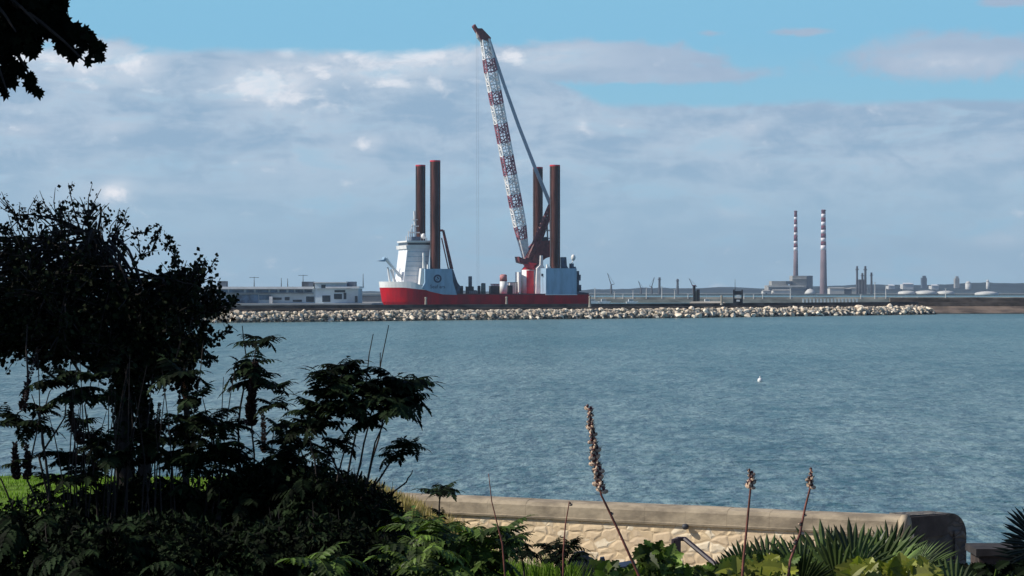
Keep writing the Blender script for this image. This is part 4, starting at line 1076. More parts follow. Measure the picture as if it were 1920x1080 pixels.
hang(V_((0, 0), (60, 10), (112, 2)), 130, .07); hang(V_((0, 30), (50, 40), (95, 45)), 130, .07); hang(V_((0, 75), (35, 78), (66, 88)), 60, .045)
hang(V_((10, 90), (22, 125), (12, 150)), 34, .03); hang(V_((28, 115), (52, 145), (66, 165)), 36, .022); hang(V_((-20, 60), (-5, 120), (10, 172)), 26, .025)
hang(V_((-60, -40), (0, 0), (60, -20), (110, -30)), 160, .12, .09); hang(V_((0, 10), (20, 60), (10, 95)), 130, .055)
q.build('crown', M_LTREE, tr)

# ---- hawthorn at the left
DW = 12.0
hb0 = P(240, 1260, DW)
haw = thing('hawthorn_tree', 'tall dark twiggy shrub tree with a rounded crown above the leafy stems', 'tree', hb0)
H = lambda px, py, D=DW: P(px, py, D) - hb0
q = MB()
trunk = [H(250, 1270), H(246, 1000, 12.1), H(232, 850), H(235, 740, 12.05), H(225, 640), H(210, 540), H(180, 470)]
q.tube(trunk, [.075, .06, .052, .048, .04, .025, .012], 8)
tr2 = [H(262, 1000, 12.1), H(275, 820), H(262, 720), H(280, 620), H(300, 520)]
q.tube(tr2, [.04, .036, .032, .026, .012], 7)
q.tube([H(340, 1100, 12.2), H(352, 800, 12.1), H(345, 700), H(335, 600)], [.022, .02, .016, .01], 6)
def env(px, py):
    """is (px,py) inside the crown outline"""
    top = lerp_tab([(-200, 470), (-60, 440), (0, 420), (30, 395), (100, 388), (140, 392), (200, 405), (240, 428), (290, 445), (345, 478), (385, 520), (400, 590), (425, 640)], px)
    bot = lerp_tab([(-200, 640), (-60, 655), (0, 652), (60, 655), (110, 672), (170, 655), (200, 700), (300, 720), (350, 690), (395, 655), (425, 645)], px)
    return top < py < bot
twl = MB(); 
def leafy(path, n, sz, spread):
    for k in range(n):
        t = rnd.random(); kk = t * (len(path) - 1); a = path[int(kk)].lerp(path[min(int(kk) + 1, len(path) - 1)], kk - int(kk))
        c = a + rv(spread); d = rv().normalized(); nn = rv().normalized(); s = d.cross(nn).normalized(); z = sz * rnd.uniform(.6, 1.2)
        i0 = len(twl.v)
        twl.v += [tuple(c), tuple(c + d * z * .45 + s * z * .42 + nn * z * .1), tuple(c + d * z * .8 + s * z * .2), tuple(c + d * z), tuple(c + d * z * .75 - s * z * .25), tuple(c + d * z * .4 - s * z * .42 + nn * z * .1)]
        twl.face([i0, i0 + 1, i0 + 2, i0 + 3]); twl.face([i0, i0 + 3, i0 + 4, i0 + 5])
cnt = 0
while cnt < 275:
    px = rnd.uniform(-160, 402); py = rnd.uniform(390, 720)
    if not env(px, py): continue
    core = min(1, max(0, (py - 430) / 100))
    if mnoise.noise(Vector((px * .016, py * .02, 8))) < (-.02 if py < 570 else -.2): continue
    if rnd.random() > .45 + .55 * core: continue
    D = DW + rnd.uniform(-.55, .55) * (.6 + .4 * core)
    tip = H(px, py, D); k = rnd.randrange(3, 7)
    src = trunk[k].lerp(trunk[min(6, k + 1)], rnd.random()) + Vector(((tip.x - trunk[k].x) * rnd.random() * .45, rnd.uniform(-.15, .15), rnd.random() * .12)) if px < 300 and rnd.random() < .85 else tr2[rnd.randrange(2, 5)]
    path = bez(src, src.lerp(tip, .55) + Vector((0, 0, .10)) + rv(.13), tip, 5)
    q.tube(path, [.009, .008, .007, .005, .004, .003], 4, False)
    for j in range(5):
        d = (rv().normalized() + Vector((0, 0, .35)) + (tip - src).normalized() * .4).normalized() * rnd.uniform(.09, .2)
        tp = [tip - (tip - src) * rnd.uniform(0, .15), tip + d * .5 + rv(.012), tip + d]
        q.tube(tp, [.004, .003, .0015], 3, False)
        leafy(tp, int(6 + 12 * core * rnd.random() + 8 * (py > 560)), .024 + .006 * core, .022)
    cnt += 1
# fill deep crown
for i in range(3000):
    px = rnd.uniform(-150, 385); py = 690 - 165 * rnd.random() ** 1.2
    if mnoise.noise(Vector((px * .02, py * .02, 3))) > -.12 and env(px, py) and env(px, py - 45) and env(px + 20, py): leafy([H(px, py, DW + rnd.uniform(-.45, .45))] * 2, 2, .042, .03)
# sprigs sticking out of the outline
for (ax, ay), (bx_, by_) in (((150, 430), (128, 343)), ((160, 420), (180, 378)), ((60, 420), (34, 392)), ((215, 440), (240, 405)), ((80, 410), (70, 382)), ((15, 440), (-10, 425)), ((285, 470), (300, 424)), ((250, 440), (290, 425)),
                           ((330, 500), (330, 455)), ((370, 520), (384, 485)), ((375, 530), (402, 490)), ((380, 560), (400, 540)), ((310, 470), (320, 440)), ((110, 400), (120, 388)), ((395, 640), (430, 622)), ((20, 640), (0, 632)), ((200, 420), (195, 396))):
    a, b_ = H(ax, ay), H(bx_, by_, DW + rnd.uniform(-.1, .1)); tp = bez(a, a.lerp(b_, .5) + rv(.02), b_, 4)
    q.tube(tp, [.007, .005, .004, .003, .0015], 4, False); leafy(tp, 26, .024, .012)
    for k in range(3):
        t_ = tp[k + 1]; e = t_ + (b_ - a) * .25 + rv(.04); q.tube([t_, e], [.003, .0012], 3, False); leafy([t_, e], 8, .022, .01)
# trailing ivy on the trunks
for path, n, sp_ in ((trunk[2:5], 700, .045), (tr2[1:4], 700, .05), ([H(350, 640, 12.1), H(350, 700, 12.1), H(355, 780, 12.1)], 350, .05), ([H(215, 600), H(225, 700, 11.9), H(215, 760, 11.9)], 420, .04)):
    leafy(path, n, .036, sp_)
q.build('trunk', M_BARK, haw)
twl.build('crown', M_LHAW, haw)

# ---- honey-bush like shrubs with drooping toothed leaves
def honey(label, base, stems, D=11.0, leafL=.2, m=None, spikes=(), group='tall shrubs with drooping toothed leaves', sr=.0055, dens=1.4, name='honey_bush'):
    b0 = P(base[0], base[1], D); t = thing(name, label, 'shrub', b0, 0, group)
    S = MB(); Lf = MB()
    for st_ in stems:
        pts = [P(x, y, D + (dd if dd else 0)) - b0 for x, y, dd in st_['p']]
        pp = []
        for i in range(len(pts) - 1): pp += [pts[i].lerp(pts[i + 1], k / 3) for k in range(3)]
        pp.append(pts[-1]); pp = [p + rv(.006) for p in pp]
        S.tube(pp, [sr * (1.4 - 1.0 * i / (len(pp) - 1)) for i in range(len(pp))], 5, False)
        for (px, py, n, sc_) in st_.get('w', ()):
            whorl(Lf, P(px, py, D + rnd.uniform(-.15, .15)) - b0, int(n * dens), leafL * sc_)
    if S.v: S.build('stem', M_STEM, t)
    if Lf.v: Lf.build('foliage', m or M_LDARK, t)
    for sp_ in spikes:
        q = MB(); spike(q, [P(x, y, D) - b0 for x, y in sp_['p']], sp_.get('r', .03) * .5, sp_.get('n', 90)); q.build('flower_spike', sp_.get('m', M_SPIKE), t)
    return t
honey('upright dark shrub whose topmost leaf tuft stands against the water below the pier', (470, 1150),
      [{'p': [(470, 1150, 0), (478, 900, 0), (470, 760, 0), (480, 640, 0)], 'w': [(483, 640, 6, .78), (470, 682, 7, .9), (478, 712, 6, .85), (515, 730, 5, .75), (440, 800, 5, .7), (530, 800, 5, .7), (520, 850, 5, .8)]},
       {'p': [(450, 1150, .1), (448, 800, .1), (462, 690, .1), (455, 612, .1)], 'w': [(430, 770, 3, .5)]},
       {'p': [(500, 1150, 0), (505, 900, 0), (512, 800, 0)], 'w': [(508, 760, 5, .7)]}], 11,
      .155, spikes=[{'p': [(470, 800), (472, 740), (478, 680)], 'r': .05, 'n': 260}, {'p': [(494, 850), (494, 805), (492, 768)], 'r': .03, 'n': 150, 'm': M_COPPER}])
honey('bushy dark shrub on bare leaning stems standing before the open water', (650, 1180),
      [{'p': [(640, 1180, 0), (655, 930, 0), (600, 800, .1), (640, 700, 0)], 'w': [(640, 690, 7, .85), (625, 720, 6, .8), (665, 735, 6, .8), (600, 765, 6, .8), (585, 800, 6, .7), (650, 775, 7, .9), (622, 700, 6, .8), (615, 745, 7, .9), (660, 705, 6, .75), (640, 755, 7, .9), (670, 765, 6, .8), (632, 730, 7, .9), (605, 790, 6, .8)]},
       {'p': [(670, 1180, 0), (680, 930, 0), (705, 830, 0), (740, 740, 0)], 'w': [(735, 715, 6, .9), (765, 722, 7, .85), (740, 755, 7, .85), (700, 745, 6, .85), (770, 750, 5, .6), (690, 790, 6, .8), (715, 735, 7, .9), (750, 735, 7, .9), (725, 770, 6, .8), (760, 745, 6, .8), (690, 720, 5, .7)]},
       {'p': [(680, 1180, .1), (695, 920, .1), (745, 850, .1), (752, 820, .1)], 'w': [(738, 855, 6, .65), (752, 838, 5, .6), (765, 832, 5, .55)]},
       {'p': [(650, 1180, .1), (670, 900, .1), (690, 800, .1), (730, 610, .1)]}, {'p': [(655, 1180, .1), (650, 900, .1), (680, 740, .1), (700, 628, .1)]}, {'p': [(665, 1100, .1), (690, 900, .2), (720, 780, .2), (712, 660, .1)]},
       {'p': [(630, 1180, -.1), (600, 950, -.1), (590, 860, -.1), (575, 800, -.1)], 'w': [(570, 770, 5, .65), (600, 850, 6, .7), (640, 830, 6, .7)]},
       {'p': [(640, 1180, 0), (690, 960, 0), (760, 905, 0), (775, 880, 0)]}, {'p': [(645, 1180, 0), (620, 960, 0), (640, 860, 0), (665, 800, 0)]}], 10.6, .15)
honey('leaning dark stems with drooping spikes at the far left over the lawn', (60, 1180),
      [{'p': [(110, 1180, 0), (95, 1000, 0), (50, 900, 0), (75, 780, 0), (70, 650, 0)], 'w': [(60, 800, 5, .8), (30, 795, 4, .7), (95, 850, 4, .6), (40, 870, 4, .6)]},
       {'p': [(110, 1130, 0), (80, 800, 0), (60, 740, 0)]},
       {'p': [(120, 1180, 0), (85, 860, .1), (75, 780, .1), (105, 715, .1)], 'w': [(100, 715, 5, .8), (80, 765, 5, .7), (130, 745, 4, .8), (45, 800, 4, .7)]},
       {'p': [(50, 1180, .1), (30, 960, .1), (0, 900, .1), (-20, 880, .1)], 'w': [(5, 780, 4, .7)]},
       {'p': [(52, 740, .1), (50, 610, .2)]}], 10.8, .16,
      spikes=[{'p': [(42, 770), (52, 720), (72, 655)], 'r': .034, 'n': 160}, {'p': [(150, 835), (138, 800), (130, 770)], 'r': .04, 'n': 140}, {'p': [(30, 900), (28, 860), (28, 830)], 'r': .04, 'n': 150}, {'p': [(50, 900), (52, 860), (48, 830)], 'r': .04, 'n': 120}])
honey('mid left dark shrub with broad drooping leaves above the black undergrowth', (180, 1180),
      [{'p': [(190, 1180, 0), (180, 900, 0), (160, 760, 0), (175, 700, 0)], 'w': [(175, 710, 6, .85), (150, 730, 5, .75), (205, 745, 5, .7), (130, 865, 6, .8), (160, 900, 6, .9)]},
       {'p': [(200, 1180, 0), (220, 900, 0), (215, 800, 0), (205, 700, 0)], 'w': [(215, 860, 6, .8), (190, 830, 5, .7)]},
       {'p': [(230, 1180, .2), (235, 900, .2), (250, 800, .2), (236, 690, .2)], 'w': [(255, 870, 6, .8)]},
       {'p': [(150, 1180, 0), (75, 860, 0), (120, 780, 0), (130, 700, 0)], 'w': [(125, 700, 4, .6)]}], 10.9, .17,
      spikes=[{'p': [(182, 880), (178, 840), (172, 800)], 'r': .03, 'n': 120, 'm': M_SPIKE}])
honey('dark shrub with pale bracts under the right half of the hawthorn crown', (330, 1180),
      [{'p': [(330, 1180, 0), (320, 900, 0), (335, 760, 0), (345, 690, 0)], 'w': [(340, 700, 6, .85), (315, 705, 5, .7), (365, 745, 4, .7), (350, 790, 5, .7), (310, 830, 6, .8), (375, 790, 4, .6)]},
       {'p': [(300, 1180, 0), (292, 900, 0), (290, 800, 0)], 'w': [(280, 830, 6, .8), (295, 800, 5, .6)]},
       {'p': [(360, 1180, 0), (370, 900, 0), (360, 820, 0), (380, 640, 0)], 'w': [(390, 860, 6, .8), (350, 850, 6, .8)]},
       {'p': [(400, 1180, 0), (410, 900, 0), (400, 830, 0)], 'w': [(408, 800, 5, .8), (405, 850, 6, .8), (430, 830, 5, .7)]}], 10.9, .17,
      spikes=[{'p': [(292, 830), (296, 790), (300, 755)], 'r': .03, 'n': 120}, {'p': [(348, 760), (346, 730), (344, 700)], 'r': .022, 'n': 60, 'm': M_COPPER}])
for (lbl, bx0, sts) in (
    ('dark many stemmed leafy shrub between the two hawthorn trunks and the lawn', 150, ((150, 790), (185, 830), (95, 900), (140, 930))),
    ('dark many stemmed leafy shrub right of the hawthorn trunk', 370, ((345, 810), (395, 790), (420, 850), (360, 880))),
    ('dark many stemmed leafy shrub left of the bushy shrub on bare stems', 560, ((455, 860), (535, 830), (560, 800), (545, 870), (590, 880), (500, 880)))):
    honey(lbl, (bx0, 1180), [{'p': [(bx0 + rnd.uniform(-30, 30), 1180, 0), (x * .5 + bx0 * .5, 980, 0), (x + rnd.uniform(-12, 12), y + 60, 0), (x, y, 0)], 'w': [(x, y, 6, .75), (x + rnd.uniform(-25, 25), y + 30, 5, .7), (x + rnd.uniform(-30, 30), y + 60, 5, .7)]} for x, y in sts], 11.0 + rnd.uniform(-.2, .2), .14)
# tall thin bare stems rising among them
ts = thing('bare_stems', 'cluster of thin bare dark stems rising under the hawthorn crown', 'plant', P(250, 1180, 10.8)); q0 = P(250, 1180, 10.8)
for i in range(26):
    x0 = rnd.uniform(110, 420); x1 = x0 + rnd.uniform(-50, 50); y1 = rnd.uniform(660, 780)
    q = MB(); q.tube(bez(P(x0, 1130, 10.8) - q0, P(x0, 900, 10.8) - q0, P(x1, y1, 10.8 + rnd.uniform(-.2, .2)) - q0, 7), [.006, .0055, .005, .0045, .004, .0035, .003, .002], 4, False); q.build('stem', M_STEM, ts)
# black undergrowth: separate mounds
def mound(label, px0, px1, y0, D, n, m=None, L_=.14, ybot=1120):
    b0 = P((px0 + px1) / 2, 1200, D); t = thing('leafy_shrub', label, 'shrub', b0, 0, 'dense shrubs along the foreground')
    S = MB(); Lf = MB()
    for i in range(n):
        px = rnd.uniform(px0, px1); u_ = (px - (px0 + px1) / 2) / ((px1 - px0) / 2)
        ytop = y0(px) if callable(y0) else y0 + 60 * u_ * u_
        py = ytop + (ybot - ytop) * rnd.random() ** 1.2; dd = D + rnd.uniform(-.5, .5)
        c = P(px, py, dd) - b0
        whorl(Lf, c, rnd.randint(5, 7), L_ * rnd.uniform(.7, 1.1), (-.5, .5), rnd.uniform(.5, 1.2))
        S.tube([Vector((c.x * .6, c.y, -.3)), c * .7 + Vector((c.x * .2, 0, 0)), c], [.009, .007, .004], 4, False)
    for i in range(n * 9):          # small simple leaves of a second species woven through
        px = rnd.uniform(px0, px1); u_ = (px - (px0 + px1) / 2) / ((px1 - px0) / 2); ytop = y0(px) if callable(y0) else y0 + 60 * u_ * u_
        c = P(px, ytop - 12 + (ybot - ytop) * rnd.random() ** 1.5, D + rnd.uniform(-.5, .5)) - b0
        for k in range(5): leaflet(Lf, c + rv(.03), rv(), rv(), rnd.uniform(.025, .055), rnd.uniform(.014, .028), 2)
    for i in range(int(n * .25)):
        px = rnd.uniform(px0, px1); u_ = (px - (px0 + px1) / 2) / ((px1 - px0) / 2); ytop = y0(px) if callable(y0) else y0 + 60 * u_ * u_
        a = P(px, ytop + 70, D) - b0; e = P(px + rnd.uniform(-35, 35), ytop - rnd.uniform(0, 50), D + rnd.uniform(-.2, .2)) - b0
        S.tube(bez(a, a.lerp(e, .5) + rv(.03), e, 5), [.004, .0036, .003, .0025, .002, .001], 4, False)
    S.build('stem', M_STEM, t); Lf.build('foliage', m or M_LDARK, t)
mound('black leafy undergrowth at the far left edge below the lawn', -60, 200, 955, 10.6, 60)
mound('black leafy undergrowth under the hawthorn trunk', 130, 420, 915, 11.4, 130)
mound('black leafy undergrowth below the copper seed spike', 370, 620, 890, 11.2, 120)
mound('black leafy undergrowth under the bushy shrub on bare stems', 540, 745, lambda px: lerp_tab([(540, 900), (640, 905), (700, 925), (760, 975), (780, 1010)], px), 10.9, 120)
mound('near black leaf bank low in the bottom left corner', 80, 480, 985, 9.9, 90)
mound('near black leaf bank beside the pale sunlit frond at the bottom', 400, 760, 990, 9.9, 90)
# a few fronds that catch sunlight low down
honey('small shrub with pale sunlit fronds low in the black undergrowth', (610, 1180), [{'p': [(610, 1180, 0), (612, 1060, 0)], 'w': [(600, 1050, 4, .8), (635, 1045, 3, .7), (625, 1066, 3, .6)]}], 8.6, .16, M_LMID, group=None, name='leafy_shrub')
# small tuft before the wall
honey('small dark palm shaped leaf tuft standing before the start of the sea wall', (828, 1170), [{'p': [(828, 1170, 0), (826, 1040, 0), (826, 950, 0), (828, 912, 0)], 'w': [(828, 918, 5, .62), (826, 924, 5, .75), (824, 962, 4, .4)]}], 9.5, .12, m=M_LDARK)
honey('dark green shrub with sunlit fronds left of the dry grass bank', (800, 1250),
      [{'p': [(790, 1250, 0), (780, 1080, 0), (790, 1000, 0)], 'w': [(770, 985, 5, .8), (800, 1000, 5, .8), (785, 1030, 6, .9), (820, 1035, 6, .8), (760, 1050, 6, .8)]},
       {'p': [(850, 1250, 0), (855, 1080, 0), (865, 1010, 0)], 'w': [(862, 1010, 6, .8), (880, 1040, 7, 1.0), (850, 1050, 6, .9), (900, 1000, 6, .7), (905, 1070, 6, .9), (945, 1000, 6, .7), (830, 990, 5, .7)]},
       {'p': [(900, 1250, 0), (930, 1080, 0), (940, 1000, 0)], 'w': [(940, 1020, 6, .75), (965, 1010, 5, .5), (920, 1050, 6, .8)]}], 8.7, .155, M_LMID, group='sunlit shrubs along the foreground',
      spikes=[{'p': [(795, 1100), (800, 1050), (806, 1010)], 'r': .035, 'n': 200, 'm': M_COPPER}])
honey('dark drooping leaves in front of the bright grass at the bottom centre', (1040, 1220),
      [{'p': [(1010, 1220, 0), (985, 1080, 0), (975, 1030, 0)], 'w': [(980, 1035, 5, .6), (955, 1020, 5, .6)]}, {'p': [(1050, 1220, 0), (1052, 1080, 0), (1050, 1030, 0)], 'w': [(1030, 1030, 6, .6), (1060, 1028, 6, .6), (1045, 1050, 5, .5), (1085, 1040, 4, .5)]}], 9.4, .14, group='sunlit shrubs along the foreground')
honey('sunlit yellow green shrub with pale fronds at bottom left of centre', (790, 1290),
      [{'p': [(800, 1290, 0), (800, 1090, 0)], 'w': [(800, 1068, 6, .8), (822, 1030, 4, .7), (790, 1010, 3, .5), (770, 1055, 4, .6)]}], 8.2, .13, M_LGREEN, group='sunlit shrubs along the foreground')
q = MB()
for i in range(170):
    px = rnd.uniform(925, 1080); D = rnd.uniform(9.6, 12.5); y0 = 1130 + rnd.uniform(-12, 30)
    blades(q, P(px, y0, D), 16, .06, .22, .008, .5)
tag(q.build('long_grass', M_BRIGHTG), 'bright yellow green long grass at the bottom centre', 'grass', kind='stuff')

# ---- flower spikes of acanthus
def acanthus(label, pts, head, D, n, r=.024, pods=()):
    b0 = P(*pts[0], D); t = thing('acanthus_spike', label, 'flower', b0, 0, 'dried flower spikes in front of the sea wall')
    a = [P(x, y, D) - b0 for x, y in pts]; pp = []
    for i in range(len(a) - 1): pp += [a[i].lerp(a[i + 1], k / 3) for k in range(3)]
    pp.append(a[-1]); q = MB(); q.sm = True; q.tube(pp, [(.0055 if head else .0038) - .0025 * i / len(pp) for i in range(len(pp))], 6); q.build('stem', M_REDSTEM, t)
    def pod(c, an, s, up):
        d = Vector((math.cos(an), math.sin(an) , .25)).normalized(); Mx = d.to_track_quat('Z', 'Y').to_matrix()
        q1 = MB(); q2 = MB(); q1.sm = True; q1.sm = False; s *= rnd.uniform(.7, 1.1); q1.ball(c + d * s * .8 - Vector((0, 0, s * .15)), s * .42, s * .58, s * .78, 6, 4, Mx @ Matrix.Rotation(rnd.uniform(-.6, .6), 3, 'X'))
        # hooked hood above
        q2.ball(c + d * s * .55 + Vector((0, 0, s * .5)), s * .5, s * .6, s * .34, 6, 4, Mx)
        e = d.cross(Vector((0, 0, 1))).normalized()
        for sg in (-1, -.5, 0, .5, 1):
            b1 = c + d * s * 1.0 + e * sg * s * .4; tip = c + d * s * rnd.uniform(1.4, 1.9) + e * sg * s * .8 + Vector((0, 0, s * rnd.uniform(.2, .9)))
            q2.poly([b1 - e * s * .16, b1 + e * s * .16, tip])
        if head: q2.poly([c + rv(.004), c + rv(.004), c + d * s * 1.5 + Vector((0, 0, s))])
        o_ = q1.build('seed_pod', M_BRACT, t); q2.build('hooded_bract', M_HOOD, o_)
    if head:
        h = [P(x, y, D) - b0 for x, y in head]
        for i in range(n):
            tt = i / (n - 1); kk = tt * (len(h) - 1); c = h[int(kk)].lerp(h[min(int(kk) + 1, len(h) - 1)], kk - int(kk))
            pod(c, i * 2.3 + rnd.uniform(-.3, .3), r * (1.0 - .35 * tt) * rnd.uniform(.8, 1.15), 0)
    for x, y in pods: pod(min((a_ for k_ in range(len(pp) - 1) for a_ in (pp[k_], pp[k_].lerp(pp[k_ + 1], .5))), key=lambda v: (v - (P(x, y, D) - b0)).length), rnd.choice((3.3, 0.1)), .011, 0)
acanthus('tallest dried flower spike, leaning, with pale pods down its whole head', [(1225, 1140), (1190, 1062), (1158, 992), (1138, 950), (1127, 928), (1115, 850), (1104, 765)], [(1127, 922), (1118, 870), (1110, 815), (1105, 766)], 8.0, 46, .019, [(1148, 966)])
acanthus('short headed dried spike on an upright stem, middle of the three with pods', [(1388, 1140), (1394, 1050), (1401, 980), (1407, 918), (1407, 884)], [(1407, 915), (1408, 898), (1406, 884)], 8.0, 11, .017)
acanthus('rightmost dried spike with narrow head and a few pods down its stem', [(1470, 1140), (1482, 1050), (1500, 1000), (1510, 950), (1519, 915), (1521, 880)], [(1518, 914), (1520, 898), (1521, 882)], 8.1, 10, .015, [(1498, 964), (1508, 985), (1496, 1002), (1487, 1014), (1478, 1030), (1494, 1018)])
acanthus('bare thin dark stem without pods left of the others', [(950, 1120), (942, 1020), (933, 985), (922, 940), (916, 888)], None, 8.3, 0)
acanthus('bare reddish stem with a forked tip before the sea wall', [(1056, 1130), (1056, 1040), (1060, 985), (1066, 950), (1067, 940)], None, 8.3, 0, pods=[(1066, 946)])

# ---- fan palms
def fan(mb, hub, axis, nrm_, R_, n=24, span=190, w_=.02, join=.58, droop=.06):
    axis = axis.normalized(); s = axis.cross(nrm_).normalized(); nn = s.cross(axis)
    for i in range(n):
        a = R(-span / 2 + span * i / (n - 1)) + rnd.uniform(-.02, .02); L_ = R_ * (1 - .28 * abs(a) / R(span / 2)) * rnd.uniform(.9, 1.05)
        d = axis * math.cos(a) + s * math.sin(a); sd = (s * math.cos(a) - axis * math.sin(a)); 
        p0 = hub; jj = L_ * join; wj = jj * R(span / (n - 1)) * .52
        p1 = hub + d * jj + nn * .0; p2 = hub + d * L_ - Vector((0, 0, droop * L_ * rnd.uniform(.3, 1.4)))
        mid = p1.lerp(p2, .5) - Vector((0, 0, droop * L_ * -.1))
        i0 = len(mb.v); lift = nn * wj * .5
        mb.v += [tuple(p0), tuple(p1 - sd * wj), tuple(p1 + lift), tuple(p1 + sd * wj), tuple(mid - sd * wj * 1.0), tuple(mid + lift * .9), tuple(mid + sd * wj * 1.0), tuple(p2)]
        for f in ([0, 1, 2], [0, 2, 3], [1, 4, 5, 2], [2, 5, 6, 3], [4, 7, 5], [5, 7, 6]): mb.face([i0 + k for k in f])
def palm(label, base, fans, D, m=None, group='fan palms along the bottom edge'):
    b0 = P(base[0], base[1], D); t = thing('fan_palm', label, 'palm', b0, 0, group)
    q = MB(); q.tube([Vector((0, 0, -.5)), Vector((0, 0, -.05))], [.07, .05], 8); q.build('trunk', M_BARK, t)
    S = MB()
    for hx, hy, tx_, ty_, rpx, span, tilt, dd in fans:
        hub = P(hx, hy, D + dd) - b0; tip = P(tx_, ty_, D + dd) - b0; ax_ = (tip - hub); ax_.y = rnd.uniform(-.3, .3) * ax_.length
        nn = Vector((rnd.uniform(-.3, .3), -math.cos(tilt), math.sin(tilt)))
        q = MB(); fan(q, hub, ax_, nn, rpx * 1.08 / F * (D + dd), 22, span); q.build('leaf', m or M_PALM, t)
        S.tube(bez(Vector((0, 0, -.05)), hub * .5 + Vector((0, 0, .03)), hub, 5), [.008, .007, .006, .005, .004, .004], 5, False)
    S.build('leaf_stalk', M_LGREEN, t)
palm('fan palm with tall dark green fronds below the rounded coping end', (1560, 1190),
     [(1550, 1085, 1520, 990, 112, 170, .3, .1), (1600, 1080, 1600, 985, 110, 170, .4, -.1), (1640, 1090, 1690, 1000, 112, 170, .5, 0), (1500, 1090, 1450, 1010, 95, 160, .5, 0), (1570, 1100, 1570, 1020, 100, 180, .9, -.2), (1650, 1105, 1740, 1050, 130, 120, .8, -.1), (1530, 1100, 1480, 1010, 105, 150, .2, .25), (1575, 1090, 1560, 985, 108, 140, .1, .3), (1620, 1095, 1650, 1000, 105, 150, .6, .2), (1500, 1110, 1500, 1040, 90, 180, 1.0, -.2), (1610, 1115, 1600, 1040, 100, 190, 1.0, -.3)], 8.8)
palm('small pale tipped fan palm beside the middle flower spike', (1420, 1170),
     [(1400, 1085, 1370, 1020, 78, 170, .4, 0), (1440, 1080, 1435, 1005, 82, 180, .3, .1), (1450, 1095, 1490, 1040, 80, 160, .6, 0), (1370, 1095, 1350, 1040, 60, 150, .7, .1), (1420, 1100, 1400, 1040, 75, 180, .8, -.1)], 8.9)
palm('broad solid fan leaf palm overlapping the dark return wall', (1690, 1200),
     [(1668, 1062, 1700, 980, 92, 150, .15, .1), (1700, 1090, 1780, 1025, 112, 60, .5, 0), (1720, 1110, 1700, 1040, 90, 160, .9, 0)], 9.1)
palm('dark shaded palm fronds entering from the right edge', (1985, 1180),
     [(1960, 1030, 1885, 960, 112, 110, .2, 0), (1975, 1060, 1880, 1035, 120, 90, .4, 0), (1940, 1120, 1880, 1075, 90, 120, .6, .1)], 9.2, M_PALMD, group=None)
palm('low fan palm at the bottom edge below the return wall', (1790, 1230),
     [(1790, 1130, 1760, 1060, 90, 170, .5, 0), (1740, 1120, 1700, 1060, 80, 170, .6, 0)], 8.6)

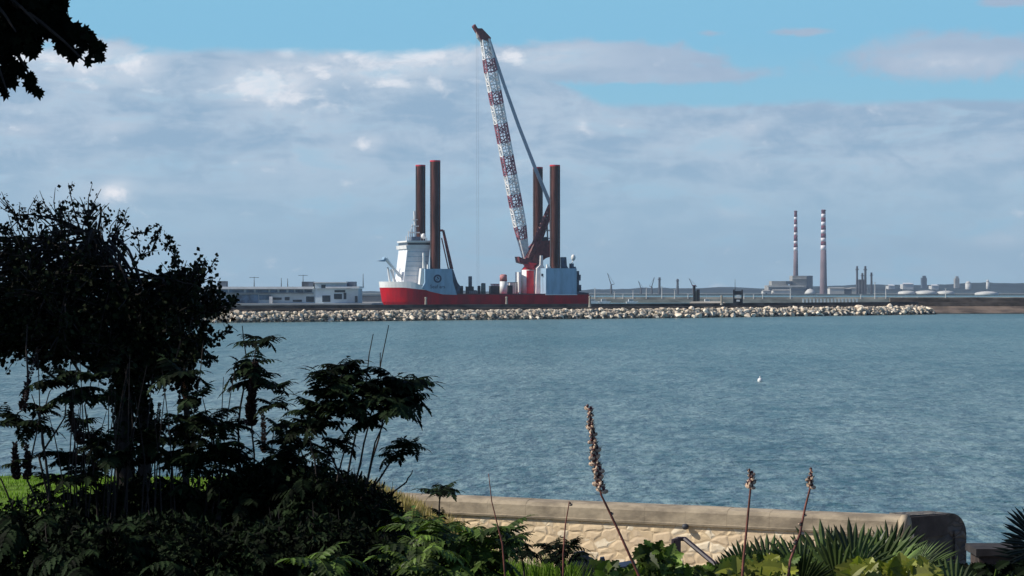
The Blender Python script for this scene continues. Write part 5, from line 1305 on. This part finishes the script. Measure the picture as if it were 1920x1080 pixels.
# ---- broad glossy leaves
def broad(label, base, leaves, D, m, group='broad leaved plants along the bottom edge'):
    b0 = P(base[0], base[1], D); t = thing('broad_leaf_plant', label, 'plant', b0, 0, group); S = MB(); Lf = MB()
    for x, y, dx, dy, L_ in leaves:
        a = P(x, y, D + rnd.uniform(-.15, .15)) - b0; d = Vector((dx, rnd.uniform(-.5, .2), -dy)).normalized(); s = d.cross(Vector((rnd.uniform(-.3, .3), -.8, .6))).normalized(); n = s.cross(d)
        l = L_ * 1.15 / F * D; K = 10; i0 = len(Lf.v)
        for k in range(K + 1):
            u_ = k / K; c = a + d * l * u_ - Vector((0, 0, 1)) * l * .28 * u_ * u_; w_ = l * .25 * math.sin(math.pi * (u_ ** .8 * .93 + .05)) * (1 + (.35 if k % 2 else -.25))
            Lf.v += [tuple(c - s * w_ + n * w_ * .35), tuple(c), tuple(c + s * w_ + n * w_ * .35)]
        for k in range(K):
            e = i0 + 3 * k; Lf.face([e, e + 1, e + 4, e + 3]); Lf.face([e + 1, e + 2, e + 5, e + 4])
        S.tube([Vector((0, 0, -.1)), a * .6, a], [.006, .005, .004], 4, False)
    S.build('leaf_stalk', M_LGREEN, t); Lf.build('foliage', m, t)
def scatter(x0, x1, y0, y1, n, L_=(15, 34)):
    n = int(n * 3.0)
    return [(rnd.uniform(x0, x1), rnd.uniform(y0, y1), rnd.uniform(-1, 1), rnd.uniform(-1.1, .3), rnd.uniform(*L_)) for _ in range(n)]
broad('glossy green broad leaved plant left of the handrail', (1235, 1160), scatter(1198, 1262, 1036, 1085, 46) + [(1222, 1055, 0, -1, 48), (1232, 1042, .2, -1, 40), (1215, 1050, -.4, -1, 42)], 8.6, M_LGREEN)
broad('low mixed green leaves right under the handrail', (1320, 1180), scatter(1262, 1375, 1072, 1115, 60, (18, 34)), 8.7, M_LGREEN)
broad('yellow broad leaves at the foot of the middle flower spike', (1410, 1180), scatter(1375, 1460, 1062, 1095, 14, (30, 50)), 8.3, M_LYEL)
broad('dark green leaves around the foot of the middle flower spike', (1415, 1190), scatter(1365, 1480, 1052, 1100, 46), 8.5, M_LMID)
broad('yellow green leaves at the bottom edge under the solid fan leaf', (1680, 1190), scatter(1590, 1740, 1072, 1100, 30, (30, 50)), 8.3, M_LYEL)
broad('low pale green leaves at the bottom edge left of the glossy plant', (1170, 1190), scatter(1120, 1215, 1070, 1100, 30, (24, 40)), 8.6, M_LGREEN)
broad('dark leaves filling the bottom right corner', (1840, 1200), scatter(1760, 1960, 1064, 1130, 90), 9.0, M_LDARK)

# ------------------------------------------------------------------ air between here and the far shore
hz = MB(); hz.box(-7500, 7500, -200, 10800, -3.5, 232)
mh = bpy.data.materials.new('haze_air'); mh.use_nodes = True; nt = mh.node_tree; nt.nodes.clear()
pvn = nt.nodes.new('ShaderNodeVolumePrincipled'); pvn.inputs['Color'].default_value = (0.62, 0.80, 1.0, 1); pvn.inputs['Density'].default_value = 0.000048; pvn.inputs['Anisotropy'].default_value = 0.2
mo = nt.nodes.new('ShaderNodeOutputMaterial'); nt.links.new(pvn.outputs[0], mo.inputs['Volume'])
tag(hz.build('haze', mh), 'pale blue haze over the harbour and far shore', 'haze', kind='stuff')
